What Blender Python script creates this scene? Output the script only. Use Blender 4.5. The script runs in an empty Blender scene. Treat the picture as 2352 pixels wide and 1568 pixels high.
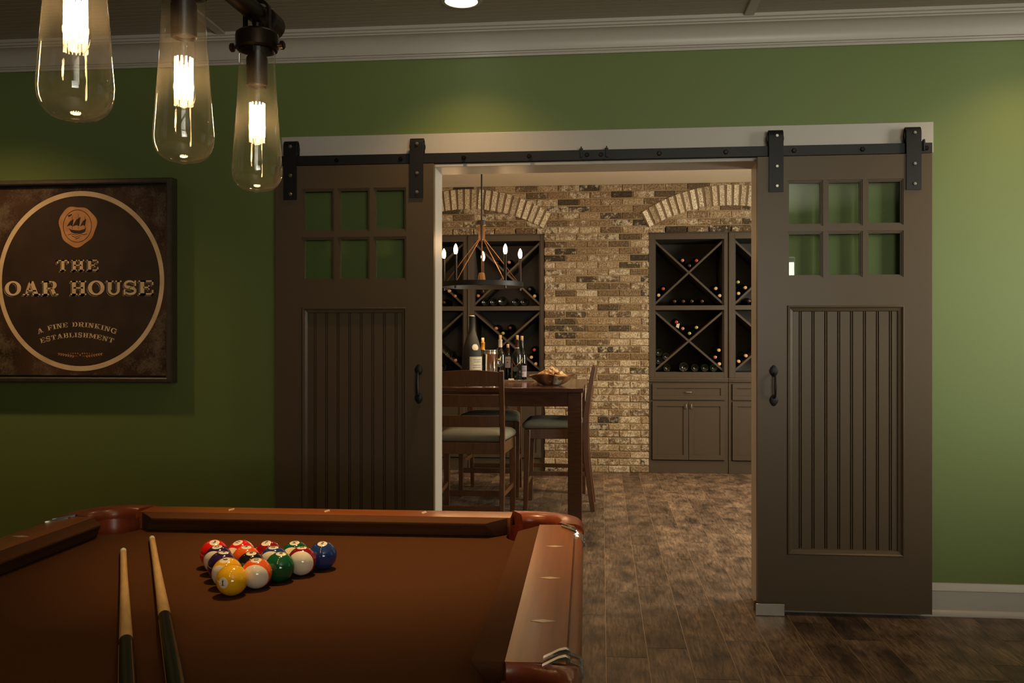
import bpy, bmesh, math, random
from mathutils import Vector, Matrix
random.seed(7)
S = bpy.context.scene
C = S.collection
PI = math.pi
# ------------------------------------------------------------------ camera
cam = bpy.data.cameras.new('camera'); camo = bpy.data.objects.new('camera', cam); C.objects.link(camo)
camo.location = (0, 0, 1.22); camo.rotation_euler = (PI/2, 0, math.atan(207/2060))
cam.sensor_width = 36; cam.lens = 36*2060/2352; cam.clip_start = .02
S.camera = camo
# ------------------------------------------------------------------ world, exposure
w = bpy.data.worlds.new('world'); S.world = w; w.use_nodes = True
w.node_tree.nodes['Background'].inputs[0].default_value = (.75, .85, 1, 1)
w.node_tree.nodes['Background'].inputs[1].default_value = .3
S.view_settings.view_transform = 'Standard'; S.view_settings.look = 'None'
S.view_settings.exposure = 0; S.view_settings.gamma = 1; S.view_settings.use_curve_mapping = False
S.cycles.max_bounces = 8; S.cycles.diffuse_bounces = 4; S.cycles.glossy_bounces = 4
S.cycles.transmission_bounces = 8; S.cycles.transparent_max_bounces = 24
S.cycles.caustics_reflective = False; S.cycles.caustics_refractive = False
S.cycles.use_denoising = True; S.cycles.sample_clamp_indirect = 3

def light(name, kind, loc, power, col, parent=None, aim=None, **k):
    l = bpy.data.lights.new(name, kind); l.energy = power; l.color = col
    for a, b in k.items(): setattr(l, a, b)
    o = bpy.data.objects.new(name, l); C.objects.link(o); o.location = loc
    if aim is not None:
        o.rotation_euler = (Vector(aim)-Vector(loc)).to_track_quat('-Z', 'Y').to_euler()
    if parent: o.parent = parent
    return o
WARM = (1, .60, .28); WARM2 = (1, .67, .34); DAY = (1, .95, .80)
# daylight through the windows of the games room (right wall, rear wall) and of the wine room (right wall)
light('window_daylight', 'AREA', (3.65, 2.3, 1.62), 9, DAY, aim=(2.1, 4.18, 1.38), shape='RECTANGLE', size=1.4, size_y=1.4, spread=math.radians(54))
light('window_daylight', 'AREA', (1.5, -2.7, 1.6), 48, DAY, aim=(.6, 2.4, 4.3), shape='RECTANGLE', size=1.6, size_y=1.3, spread=math.radians(90))
light('window_daylight', 'AREA', (3.15, 6.1, 1.6), 165, (1, .92, .76), aim=(0, 6.4, .6), shape='RECTANGLE', size=1.4, size_y=1.4)
CAN = 28; PEND = 1.3

# ------------------------------------------------------------------ materials
def nt(name):
    m = bpy.data.materials.new(name); m.use_nodes = True
    n = m.node_tree; return m, n.nodes, n.links, n.nodes['Principled BSDF']
def mat(name, col, rough=.5, metal=0, noise=0, nscale=20, bump=0, bscale=60, stretch=(1,1,1), col2=None, spec=.5, coat=0, emit=None, estr=0, detail=4):
    m, N, L, B = nt(name)
    B.inputs['Base Color'].default_value = (*col, 1); B.inputs['Roughness'].default_value = rough
    B.inputs['Metallic'].default_value = metal; B.inputs['Specular IOR Level'].default_value = spec
    B.inputs['Coat Weight'].default_value = coat; B.inputs['Coat Roughness'].default_value = .12
    if emit: B.inputs['Emission Color'].default_value = (*emit, 1); B.inputs['Emission Strength'].default_value = estr
    if noise or bump:
        tc = N.new('ShaderNodeTexCoord'); mp = N.new('ShaderNodeMapping'); L.new(tc.outputs['Object'], mp.inputs[0])
        mp.inputs['Scale'].default_value = stretch
    if noise:
        t = N.new('ShaderNodeTexNoise'); t.inputs['Scale'].default_value = nscale; t.inputs['Detail'].default_value = detail
        L.new(mp.outputs[0], t.inputs[0])
        r = N.new('ShaderNodeMapRange'); r.inputs[1].default_value = .3; r.inputs[2].default_value = .7
        L.new(t.outputs[0], r.inputs[0])
        x = N.new('ShaderNodeMix'); x.data_type = 'RGBA'; L.new(r.outputs[0], x.inputs[0])
        c2 = col2 or tuple(c*(1-noise) for c in col)
        x.inputs[6].default_value = (*col, 1); x.inputs[7].default_value = (*c2, 1)
        L.new(x.outputs[2], B.inputs['Base Color'])
    if bump:
        t2 = N.new('ShaderNodeTexNoise'); t2.inputs['Scale'].default_value = bscale; t2.inputs['Detail'].default_value = 3
        L.new(mp.outputs[0], t2.inputs[0]); b = N.new('ShaderNodeBump'); b.inputs['Strength'].default_value = bump
        b.inputs['Distance'].default_value = .002; L.new(t2.outputs[0], b.inputs['Height']); L.new(b.outputs[0], B.inputs['Normal'])
    return m
def glassy(name, tint=(1,1,1), base=.03, ior=5, rough=.01, haze=None):
    """thin clear glass: fresnel mix of see-through and mirror"""
    m, N, L, B = nt(name); N.remove(B); out = N['Material Output']
    tr = N.new('ShaderNodeBsdfTransparent'); tr.inputs[0].default_value = (*tint, 1)
    g = N.new('ShaderNodeBsdfGlossy'); g.inputs['Roughness'].default_value = rough
    lw = N.new('ShaderNodeLayerWeight'); lw.inputs[0].default_value = .5
    f = N.new('ShaderNodeMath'); f.operation = 'POWER'; L.new(lw.outputs['Facing'], f.inputs[0]); f.inputs[1].default_value = ior
    a = N.new('ShaderNodeMath'); a.operation = 'MULTIPLY_ADD'; a.use_clamp = True; L.new(f.outputs[0], a.inputs[0]); a.inputs[1].default_value = .85; a.inputs[2].default_value = base
    mx = N.new('ShaderNodeMixShader'); L.new(a.outputs[0], mx.inputs[0]); L.new(tr.outputs[0], mx.inputs[1]); L.new(g.outputs[0], mx.inputs[2])
    if haze:  # patchy warm translucent film, imitates the glow haze around the bulbs
        d = N.new('ShaderNodeBsdfTranslucent'); d.inputs[0].default_value = (.9, .8, .62, 1)
        tc = N.new('ShaderNodeTexCoord'); t = N.new('ShaderNodeTexNoise'); t.inputs['Scale'].default_value = 14; L.new(tc.outputs['Object'], t.inputs[0])
        r = N.new('ShaderNodeMapRange'); r.inputs[1].default_value = .35; r.inputs[2].default_value = .75; r.inputs[3].default_value = haze*.3; r.inputs[4].default_value = haze
        L.new(t.outputs[0], r.inputs[0]); m2 = N.new('ShaderNodeMixShader'); L.new(r.outputs[0], m2.inputs[0]); L.new(mx.outputs[0], m2.inputs[1]); L.new(d.outputs[0], m2.inputs[2])
        mx = m2
    L.new(mx.outputs[0], out.inputs[0]); return m

M = {}
M['green'] = mat('green_wall_paint', (.165, .222, .064), .55, bump=.12, bscale=220)
M['white'] = mat('white_trim_paint', (.56, .52, .46), .38)
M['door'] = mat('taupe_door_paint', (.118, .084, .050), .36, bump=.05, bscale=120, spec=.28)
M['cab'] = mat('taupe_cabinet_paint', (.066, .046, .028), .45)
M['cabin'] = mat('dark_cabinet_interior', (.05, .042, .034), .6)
M['iron'] = mat('black_iron', (.009, .008, .008), .5, .2, bump=.1, bscale=200)
M['bronze'] = mat('oil_rubbed_bronze', (.022, .014, .010), .35, .8)
M['steel'] = mat('brushed_nickel', (.55, .52, .45), .3, .9)
M['chrome'] = mat('polished_nickel', (.85, .83, .80), .22, 1)
M['mortar'] = mat('tan_mortar', (.36, .26, .14), .95, noise=.25, nscale=30, bump=.6, bscale=120)
M['grout'] = mat('tan_grout', (.40, .30, .21), .6)
M['glass'] = glassy('window_glass', (.96, .98, .96), .07)
M['jar'] = glassy('clear_jar_glass', (.985, .97, .93), .06, 3.2, haze=.035)  # warm bulb haze mixed into the jar glass
M['bulbglass'] = glassy('bulb_glass', (1, .98, .94), .02, 5)
M['filament'] = mat('glowing_filament', (1, .8, .5), .5, emit=(1, .72, .38), estr=42)
M['candle'] = mat('glowing_candle_bulb', (1, .8, .5), .5, emit=(1, .60, .26), estr=26)
M['can'] = mat('recessed_lamp_lens', (1, .95, .9), .5, emit=(1, .93, .82), estr=9)
M['felt'] = mat('brown_pool_cloth', (.080, .029, .007), .95, noise=.12, nscale=300, bump=.35, bscale=900, spec=.15)
M['felt2'] = mat('brown_cushion_cloth', (.10, .040, .015), .95, noise=.12, nscale=300, bump=.35, bscale=900, spec=.15)
M['rail'] = mat('cherry_rail_wood', (.30, .088, .018), .30, noise=.3, nscale=6, stretch=(14, .7, 14), coat=.12, spec=.3, detail=2)
M['railx'] = mat('cherry_rail_wood_cross', (.30, .088, .018), .30, noise=.3, nscale=6, stretch=(.7, 14, 14), coat=.12, spec=.3, detail=2)
M['leather'] = mat('red_brown_leather', (.26, .058, .022), .32, noise=.2, nscale=40, coat=.2, bump=.08, bscale=300)
M['pearl'] = mat('pale_inlay', (.62, .48, .32), .3)
M['maple'] = mat('maple_shaft', (.84, .56, .25), .3, noise=.25, nscale=30, stretch=(6, 6, .6), coat=.3)
M['cueblack'] = mat('black_cue_butt', (.008, .007, .006), .32, coat=.1, spec=.3)
M['ferrule'] = mat('white_ferrule', (.8, .78, .74), .35)
M['tip'] = mat('grey_leather_tip', (.45, .45, .5), .8)
M['stool'] = mat('dark_brown_stool_wood', (.13, .05, .015), .33, noise=.4, nscale=10, stretch=(6, 6, 1), coat=.2)
M['ttop'] = mat('dark_table_wood', (.075, .028, .010), .2, noise=.45, nscale=10, stretch=(1, 8, 8), coat=.4)
M['cushion'] = mat('grey_green_fabric', (.21, .195, .145), .95, noise=.2, nscale=200, bump=.4, bscale=700, spec=.15)
M['bottle'] = glassy('dark_bottle_glass', (.06, .09, .03), .06, 4, .03)
M['bottleblack'] = mat('black_green_glass', (.006, .008, .005), .09, coat=.3)
M['cork'] = mat('pale_cork', (.78, .50, .25), .8, noise=.3, nscale=160)
M['corkdark'] = mat('brown_cork', (.50, .27, .14), .8, noise=.4, nscale=120)
M['caporange'] = mat('orange_foil', (.75, .33, .02), .35)
M['capwhite'] = mat('white_foil', (.72, .64, .55), .35)
M['capred'] = mat('red_foil', (.42, .04, .03), .35)
M['capgold'] = mat('olive_gold_foil', (.36, .36, .08), .35, .3)
M['caprose'] = mat('copper_rose_foil', (.5, .2, .12), .35, .2)
M['capdark'] = mat('dark_foil', (.05, .015, .012), .35)
M['paper'] = mat('cream_paper_label', (.72, .63, .48), .8, noise=.2, nscale=50)
M['lilac'] = mat('pale_lilac_label', (.55, .47, .5), .7)
M['ink'] = mat('dark_print', (.02, .017, .015), .7)
M['matte'] = mat('dusty_black_bottle', (.022, .022, .018), .7, noise=.3, nscale=30)
M['silver'] = mat('polished_silver', (.86, .80, .70), .12, 1)
M['burl'] = mat('carved_root_wood', (.26, .115, .045), .5, noise=.6, nscale=22, bump=.8, bscale=50)
M['bark'] = mat('pale_bark', (.5, .42, .32), .8, noise=.7, nscale=90, bump=.6, bscale=90)
M['gold'] = mat('copper_wire', (.6, .3, .1), .3, .9)
M['armmetal'] = mat('aged_brass_rod', (.16, .075, .025), .45, .7)
M['slate'] = mat('dark_slate_tag', (.03, .03, .028), .6)

# brick: colour per brick from a face attribute, worn whitewash in blotches
def brick_mat(name, cols, white):
    m, N, L, B = nt(name); B.inputs['Roughness'].default_value = .9; B.inputs['Specular IOR Level'].default_value = .2
    at = N.new('ShaderNodeAttribute'); at.attribute_name = 'rnd'
    cr = N.new('ShaderNodeValToRGB'); L.new(at.outputs['Fac'], cr.inputs[0])
    el = cr.color_ramp.elements
    for i, (p, c) in enumerate(cols):
        e = el[i] if i < 2 else el.new(p)
        e.position = p; e.color = (*c, 1)
    tc = N.new('ShaderNodeTexCoord')
    t = N.new('ShaderNodeTexNoise'); t.inputs['Scale'].default_value = 24; t.inputs['Detail'].default_value = 8; t.inputs['Roughness'].default_value = .7; L.new(tc.outputs['Object'], t.inputs[0])
    mu = N.new('ShaderNodeMath'); mu.operation = 'MULTIPLY_ADD'; L.new(at.outputs['Fac'], mu.inputs[0]); mu.inputs[1].default_value = 37; mu.inputs[2].default_value = 0
    fr = N.new('ShaderNodeMath'); fr.operation = 'FRACT'; L.new(mu.outputs[0], fr.inputs[0])
    ad = N.new('ShaderNodeMath'); ad.operation = 'MULTIPLY_ADD'; L.new(fr.outputs[0], ad.inputs[0]); ad.inputs[1].default_value = .26; L.new(t.outputs[0], ad.inputs[2])
    r = N.new('ShaderNodeMapRange'); r.inputs[1].default_value = white; r.inputs[2].default_value = white+.12; r.inputs[4].default_value = .85; L.new(ad.outputs[0], r.inputs[0])
    x = N.new('ShaderNodeMix'); x.data_type = 'RGBA'; L.new(r.outputs[0], x.inputs[0]); L.new(cr.outputs[0], x.inputs[6]); x.inputs[7].default_value = (.60, .50, .36, 1)
    t3 = N.new('ShaderNodeTexNoise'); t3.inputs['Scale'].default_value = 90; t3.inputs['Detail'].default_value = 6; L.new(tc.outputs['Object'], t3.inputs[0])
    r3 = N.new('ShaderNodeMapRange'); r3.inputs[1].default_value = .35; r3.inputs[2].default_value = .62; r3.inputs[3].default_value = .42; r3.inputs[4].default_value = 1.25; L.new(t3.outputs[0], r3.inputs[0])
    x3 = N.new('ShaderNodeMix'); x3.data_type = 'RGBA'; x3.blend_type = 'MULTIPLY'; x3.inputs[0].default_value = 1; L.new(x.outputs[2], x3.inputs[6]); L.new(r3.outputs[0], x3.inputs[7])
    L.new(x3.outputs[2], B.inputs['Base Color'])
    b = N.new('ShaderNodeBump'); b.inputs['Strength'].default_value = .9; b.inputs['Distance'].default_value = .006; L.new(t.outputs[0], b.inputs['Height']); L.new(b.outputs[0], B.inputs['Normal'])
    return m
M['brick'] = brick_mat('tumbled_brick', [(0, (.06, .045, .03)), (.08, (.09, .065, .04)), (.16, (.15, .10, .055)), (.45, (.25, .165, .09)), (.8, (.34, .24, .14)), (1, (.42, .31, .19))], .66)
M['archbrick'] = brick_mat('cream_arch_brick', [(0, (.34, .25, .15)), (.2, (.40, .30, .19)), (.35, (.70, .57, .39)), (1, (.90, .79, .60))], .6)

def floor_mat():
    m, N, L, B = nt('wood_look_floor_planks'); B.inputs['Specular IOR Level'].default_value = .45
    at = N.new('ShaderNodeAttribute'); at.attribute_name = 'rnd'
    tc = N.new('ShaderNodeTexCoord'); cb = N.new('ShaderNodeVectorMath'); cb.operation = 'MULTIPLY_ADD'
    cm = N.new('ShaderNodeCombineXYZ'); L.new(at.outputs['Fac'], cm.inputs[0]); L.new(at.outputs['Fac'], cm.inputs[1])
    L.new(cm.outputs[0], cb.inputs[0]); cb.inputs[1].default_value = (31, 57, 0); L.new(tc.outputs['Object'], cb.inputs[2])
    mp = N.new('ShaderNodeMapping'); mp.inputs['Scale'].default_value = (1, .10, 1); L.new(cb.outputs[0], mp.inputs[0])
    g = N.new('ShaderNodeTexNoise'); g.inputs['Scale'].default_value = 95; g.inputs['Detail'].default_value = 10; g.inputs['Roughness'].default_value = .65; g.inputs['Distortion'].default_value = .6; L.new(mp.outputs[0], g.inputs[0])
    k = N.new('ShaderNodeTexNoise'); k.inputs['Scale'].default_value = 9; k.inputs['Detail'].default_value = 5; k.inputs['Distortion'].default_value = .2
    mp2 = N.new('ShaderNodeMapping'); mp2.inputs['Scale'].default_value = (1, .55, 1); L.new(cb.outputs[0], mp2.inputs[0]); L.new(mp2.outputs[0], k.inputs[0])
    cr = N.new('ShaderNodeValToRGB'); L.new(k.outputs[0], cr.inputs[0]); e = cr.color_ramp.elements
    e[0].position = .30; e[0].color = (.045, .031, .023, 1); e[1].position = .72; e[1].color = (.24, .165, .11, 1)
    n = e.new(.45); n.color = (.115, .075, .050, 1)
    r = N.new('ShaderNodeMapRange'); r.inputs[1].default_value = .36; r.inputs[2].default_value = .64; r.inputs[3].default_value = .45; r.inputs[4].default_value = 1.5; L.new(g.outputs[0], r.inputs[0])
    x = N.new('ShaderNodeMix'); x.data_type = 'RGBA'; x.blend_type = 'MULTIPLY'; x.inputs[0].default_value = 1; L.new(cr.outputs[0], x.inputs[6]); L.new(r.outputs[0], x.inputs[7])
    r2 = N.new('ShaderNodeMapRange'); r2.inputs[3].default_value = .72; r2.inputs[4].default_value = 1.25; L.new(at.outputs['Fac'], r2.inputs[0])
    x2 = N.new('ShaderNodeMix'); x2.data_type = 'RGBA'; x2.blend_type = 'MULTIPLY'; x2.inputs[0].default_value = 1; L.new(x.outputs[2], x2.inputs[6]); L.new(r2.outputs[0], x2.inputs[7])
    L.new(x2.outputs[2], B.inputs['Base Color'])
    rr = N.new('ShaderNodeMapRange'); rr.inputs[3].default_value = .30; rr.inputs[4].default_value = .55; L.new(g.outputs[0], rr.inputs[0]); L.new(rr.outputs[0], B.inputs['Roughness'])
    b = N.new('ShaderNodeBump'); b.inputs['Strength'].default_value = .35; b.inputs['Distance'].default_value = .002; L.new(g.outputs[0], b.inputs['Height']); L.new(b.outputs[0], B.inputs['Normal'])
    return m
M['floor'] = floor_mat()
def bead_mat():
    m, N, L, B = nt('beadboard_ceiling_paint'); B.inputs['Base Color'].default_value = (.42, .37, .30, 1); B.inputs['Roughness'].default_value = .42
    tc = N.new('ShaderNodeTexCoord'); wv = N.new('ShaderNodeTexWave'); wv.bands_direction = 'Y'; wv.inputs['Scale'].default_value = 1/.04*.05*2*PI/PI
    L.new(tc.outputs['Object'], wv.inputs[0])
    wv.inputs['Scale'].default_value = 7.85
    r = N.new('ShaderNodeMapRange'); r.inputs[1].default_value = 0; r.inputs[2].default_value = .12; L.new(wv.outputs['Fac'], r.inputs[0])
    b = N.new('ShaderNodeBump'); b.inputs['Strength'].default_value = .6; b.inputs['Distance'].default_value = .004; L.new(r.outputs[0], b.inputs['Height']); L.new(b.outputs[0], B.inputs['Normal'])
    return m
M['bead'] = bead_mat()
def canvas_mat():
    m, N, L, B = nt('worn_dark_brown_canvas'); B.inputs['Roughness'].default_value = .55; B.inputs['Specular IOR Level'].default_value = .3
    tc = N.new('ShaderNodeTexCoord')
    a = N.new('ShaderNodeTexNoise'); a.inputs['Scale'].default_value = 3.2; a.inputs['Detail'].default_value = 4; L.new(tc.outputs['Object'], a.inputs[0])
    cr = N.new('ShaderNodeValToRGB'); L.new(a.outputs[0], cr.inputs[0]); e = cr.color_ramp.elements
    e[0].position = .35; e[0].color = (.04, .020, .013, 1); e[1].position = .68; e[1].color = (.11, .055, .034, 1)
    f = N.new('ShaderNodeTexNoise'); f.inputs['Scale'].default_value = 120; f.inputs['Detail'].default_value = 8; L.new(tc.outputs['Object'], f.inputs[0])
    g = N.new('ShaderNodeTexNoise'); g.inputs['Scale'].default_value = 9; g.inputs['Detail'].default_value = 6; L.new(tc.outputs['Object'], g.inputs[0])
    sep = N.new('ShaderNodeSeparateXYZ'); L.new(tc.outputs['Object'], sep.inputs[0])
    le = N.new('ShaderNodeVectorMath'); le.operation = 'LENGTH'; L.new(tc.outputs['Object'], le.inputs[0])
    ro = N.new('ShaderNodeMapRange'); ro.inputs[1].default_value = .36; ro.inputs[2].default_value = .5; ro.inputs[3].default_value = -.06; ro.inputs[4].default_value = .12; L.new(le.outputs['Value'], ro.inputs[0])
    s1 = N.new('ShaderNodeMath'); s1.operation = 'ADD'; L.new(g.outputs[0], s1.inputs[0]); L.new(ro.outputs[0], s1.inputs[1])
    s2 = N.new('ShaderNodeMath'); s2.operation = 'MULTIPLY_ADD'; L.new(f.outputs[0], s2.inputs[0]); s2.inputs[1].default_value = .5; L.new(s1.outputs[0], s2.inputs[2])
    mr = N.new('ShaderNodeMapRange'); mr.inputs[1].default_value = .82; mr.inputs[2].default_value = 1.02; mr.inputs[4].default_value = .7; L.new(s2.outputs[0], mr.inputs[0])
    x = N.new('ShaderNodeMix'); x.data_type = 'RGBA'; L.new(mr.outputs[0], x.inputs[0]); L.new(cr.outputs[0], x.inputs[6]); x.inputs[7].default_value = (.20, .15, .10, 1)
    L.new(x.outputs[2], B.inputs['Base Color']); return m
M['canvas'] = canvas_mat()
M['canvasdark'] = mat('dark_canvas_print', (.060, .032, .020), .6, noise=.45, nscale=7, detail=8)
M['print'] = mat('cream_canvas_print', (.97, .74, .46), .6, noise=.55, nscale=9, col2=(.74, .52, .30), detail=8)
M['seal'] = mat('orange_seal_print', (.80, .42, .18), .6, noise=.5, nscale=12, col2=(.60, .24, .10))
M['frame'] = mat('grey_brown_frame_wood', (.085, .065, .043), .5, noise=.3, nscale=30)

# ------------------------------------------------------------------ mesh builder
class MB:
    def __init__(s): s.v = []; s.f = []; s.r = []
    def add(s, vs, fs, rnd=None):
        b = len(s.v); s.v += [tuple(v) for v in vs]; s.f += [tuple(i+b for i in f) for f in fs]
        s.r += [rnd if rnd is not None else 0]*len(fs); return s
    def box(s, x0, x1, y0, y1, z0, z1, rnd=None):
        if x0 > x1: x0, x1 = x1, x0
        if y0 > y1: y0, y1 = y1, y0
        if z0 > z1: z0, z1 = z1, z0
        return s.add([(x0,y0,z0),(x1,y0,z0),(x1,y1,z0),(x0,y1,z0),(x0,y0,z1),(x1,y0,z1),(x1,y1,z1),(x0,y1,z1)],
                     [(0,3,2,1),(4,5,6,7),(0,1,5,4),(1,2,6,5),(2,3,7,6),(3,0,4,7)], rnd)
    def bbox(s, x0, x1, y0, y1, z0, z1, b=.003, rnd=None):
        """box with chamfered edges on the -Y face (and the four side edges)"""
        vs = [(x0,y1,z0),(x1,y1,z0),(x1,y1,z1),(x0,y1,z1),(x0,y0+b,z0),(x1,y0+b,z0),(x1,y0+b,z1),(x0,y0+b,z1),
              (x0+b,y0,z0+b),(x1-b,y0,z0+b),(x1-b,y0,z1-b),(x0+b,y0,z1-b)]
        return s.add(vs, [(3,2,1,0),(0,1,5,4),(1,2,6,5),(2,3,7,6),(3,0,4,7),(4,5,9,8),(5,6,10,9),(6,7,11,10),(7,4,8,11),(8,9,10,11)], rnd)
    def prism(s, pts, y0, y1, axis='y'):
        """polygon pts (a,b) extruded; axis y: (a,y,b); z: (a,b,z); x: (x,a,b)"""
        n = len(pts); g = {'y': lambda a,b,t:(a,t,b), 'z': lambda a,b,t:(a,b,t), 'x': lambda a,b,t:(t,a,b)}[axis]
        vs = [g(a,b,y0) for a,b in pts]+[g(a,b,y1) for a,b in pts]
        fs = [tuple(range(n)), tuple(range(2*n-1, n-1, -1))]+[(i,i+n,(i+1)%n+n,(i+1)%n) for i in range(n)]
        return s.add(vs, fs)
    def rings(s, rings, closed=True, cap0=True, cap1=True):
        n = len(rings[0]); vs = [p for r in rings for p in r]; fs = []
        for k in range(len(rings)-1):
            for i in range(n if closed else n-1):
                j = (i+1) % n; fs.append((k*n+i, k*n+j, (k+1)*n+j, (k+1)*n+i))
        if cap0 and closed: fs.append(tuple(range(n-1, -1, -1)))
        if cap1 and closed: fs.append(tuple((len(rings)-1)*n+i for i in range(n)))
        return s.add(vs, fs)
    def lathe(s, prof, o=(0,0,0), seg=24, axis='z', cap0=True, cap1=True):
        """prof: (r, h) along axis"""
        R = []
        for r, h in prof:
            ring = []
            for i in range(seg):
                a = 2*PI*i/seg; c, q = r*math.cos(a), r*math.sin(a)
                p = {'z': (c, q, h), 'y': (c, h, -q), 'x': (h, c, q)}[axis]
                ring.append((p[0]+o[0], p[1]+o[1], p[2]+o[2]))
            R.append(ring)
        return s.rings(R, True, cap0, cap1)
    def tube(s, pts, r, seg=10, closed=False):
        pts = [Vector(p) for p in pts]; n = len(pts); R = []; up = None
        rr = r if isinstance(r, (list, tuple)) else [r]*n
        for i, p in enumerate(pts):
            if closed: t = pts[(i+1) % n]-pts[i-1]
            else: t = pts[min(i+1, n-1)]-pts[max(i-1, 0)]
            t.normalize()
            if up is None: up = t.orthogonal().normalized()
            up = (up-t*up.dot(t)).normalized(); sd = t.cross(up)
            R.append([p+(up*math.cos(2*PI*k/seg)+sd*math.sin(2*PI*k/seg))*rr[i] for k in range(seg)])
        if closed: R.append(R[0]); return s.rings(R, True, False, False)
        return s.rings(R)
    def beam(s, pts, w, d, side=(1,0,0)):
        """rectangular bar along pts, w measured along side, d along the other"""
        pts = [Vector(p) for p in pts]; R = []; n = len(pts); side = Vector(side)
        for i, p in enumerate(pts):
            t = (pts[min(i+1, n-1)]-pts[max(i-1, 0)]).normalized()
            a = (side-t*side.dot(t)).normalized(); b = t.cross(a)
            ww = w[i] if isinstance(w, (list, tuple)) else w; dd = d[i] if isinstance(d, (list, tuple)) else d
            R.append([p+a*ww/2*x+b*dd/2*y for x, y in ((-1,-1),(1,-1),(1,1),(-1,1))])
        return s.rings(R)
    def sphere(s, o, r, seg=16, ring=10, sc=(1,1,1)):
        vs = [(o[0], o[1], o[2]+r*sc[2])]; fs = []
        for k in range(1, ring):
            a = PI*k/ring
            for i in range(seg):
                b = 2*PI*i/seg; vs.append((o[0]+r*sc[0]*math.sin(a)*math.cos(b), o[1]+r*sc[1]*math.sin(a)*math.sin(b), o[2]+r*sc[2]*math.cos(a)))
        vs.append((o[0], o[1], o[2]-r*sc[2])); L = len(vs)-1
        for i in range(seg):
            j = (i+1) % seg; fs.append((0, 1+i, 1+j)); fs.append((L, L-seg+j, L-seg+i))
            for k in range(ring-2): fs.append((1+k*seg+i, 1+(k+1)*seg+i, 1+(k+1)*seg+j, 1+k*seg+j))
        return s.add(vs, fs)
    def ob(s, name, m, parent=None, bevel=0, smooth=35, fixn=True, seg=2, attr=False):
        me = bpy.data.meshes.new(name); me.from_pydata(s.v, [], s.f); me.validate()
        if fixn:
            b = bmesh.new(); b.from_mesh(me); bmesh.ops.recalc_face_normals(b, faces=b.faces); b.to_mesh(me); b.free()
        if attr and len(me.polygons) == len(s.r):
            a = me.attributes.new('rnd', 'FLOAT', 'FACE'); a.data.foreach_set('value', s.r)
        if smooth:
            me.shade_smooth(); me.set_sharp_from_angle(angle=math.radians(smooth))
        me.materials.append(m)
        o = bpy.data.objects.new(name, me); C.objects.link(o)
        if parent: o.parent = parent
        if bevel:
            mo = o.modifiers.new('bevel', 'BEVEL'); mo.width = bevel; mo.segments = seg; mo.limit_method = 'ANGLE'; mo.angle_limit = math.radians(40); mo.harden_normals = False
        return o
def tag(o, label, cat, group=None):
    o['label'] = label; o['category'] = cat
    if group: o['group'] = group
    return o
def thing(name, label, cat, loc=(0,0,0), rz=0, group=None):
    o = bpy.data.objects.new(name, None); C.objects.link(o); o.location = loc; o.rotation_euler = (0, 0, rz); o.empty_display_size = .05
    return tag(o, label, cat, group)
def struct(o): o['kind'] = 'structure'; return o
def dup(root, loc=None, rot=None, label=None):
    r = root.copy(); C.objects.link(r)
    if loc is not None: r.location = loc
    if rot is not None: r.rotation_euler = rot
    if label: r['label'] = label
    def rec(a, b):
        for ch in a.children:
            c = ch.copy(); C.objects.link(c); c.parent = b; rec(ch, c)
    rec(root, r); return r

# ================================================================== SETTING
CZ = 2.68
# floor planks, each plank a face with its own tone; joints staggered at random
fb = MB(); g = .0013
k0 = int((-4.3-.015)/.161)-1
for k in range(k0, 26):
    x0 = .015+.161*k; x1 = x0+.161
    if x1 < -4.3 or x0 > 3.7: continue
    y = -2.8-random.random()*.9
    while y < 9:
        y1 = y+.91
        fb.add([(x0+g,y+g,0),(x1-g,y+g,0),(x1-g,y1-g,0),(x0+g,y1-g,0)], [(0,1,2,3)], random.random()); y = y1
fl = struct(fb.ob('floor', M['floor'], smooth=0, fixn=False, attr=True))
struct(MB().box(-4.4, 3.8, -2.9, 9.1, -.06, -.0012).ob('floor_grout', M['grout'], fl, smooth=0))
# ceiling: beadboard over the games room, plain plaster over the wine room
struct(MB().box(-4.3, 3.7, -2.8, 4.18, CZ, CZ+.08).ob('ceiling', M['bead'], smooth=0))
M['plaster'] = mat('cream_ceiling_paint', (.88, .76, .58), .6)
struct(MB().box(-4.3, 3.2, 4.18, 9, CZ+.001, CZ+.08).ob('ceiling', M['plaster'], smooth=0))
# front wall (the green wall with the sliding doors)
OX0, OX1, OZ = -.80, .722, 2.056
wf = MB().box(-4.2, OX0, 4.18, 4.34, 0, CZ).box(OX1, 3.6, 4.18, 4.34, 0, CZ).box(OX0, OX1, 4.18, 4.34, OZ, CZ)
struct(wf.ob('wall_front', M['green'], smooth=0))
# room side and rear walls with window openings
def wall_with_hole(axis, p0, p1, a0, a1, h0, h1, z0, z1):
    m = MB()
    def bx(a, b, z, zz):
        if axis == 'x': m.box(p0, p1, a, b, z, zz)
        else: m.box(a, b, p0, p1, z, zz)
    bx(a0, h0, 0, CZ); bx(h1, a1, 0, CZ); bx(h0, h1, 0, z0); bx(h0, h1, z1, CZ); return m
struct(wall_with_hole('x', 3.5, 3.6, -2.6, 4.18, 1.55, 3.05, .87, 2.37).ob('wall_right', M['green'], smooth=0))
struct(wall_with_hole('y', -2.7, -2.6, -4.2, 3.6, .7, 2.3, .95, 2.25).ob('wall_rear', M['green'], smooth=0))
struct(MB().box(-4.3, -4.2, -2.6, 4.34, 0, CZ).ob('wall_left', M['green'], smooth=0))
M['tanwall'] = mat('tan_wall_paint', (.38, .31, .2), .6)
struct(wall_with_hole('x', 3.0, 3.1, 4.34, 9, 5.4, 6.8, .9, 2.3).ob('wall_right', M['tanwall'], smooth=0))
struct(MB().box(-4.0, -3.9, 4.34, 9, 0, CZ).ob('wall_left', M['tanwall'], smooth=0))
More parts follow.
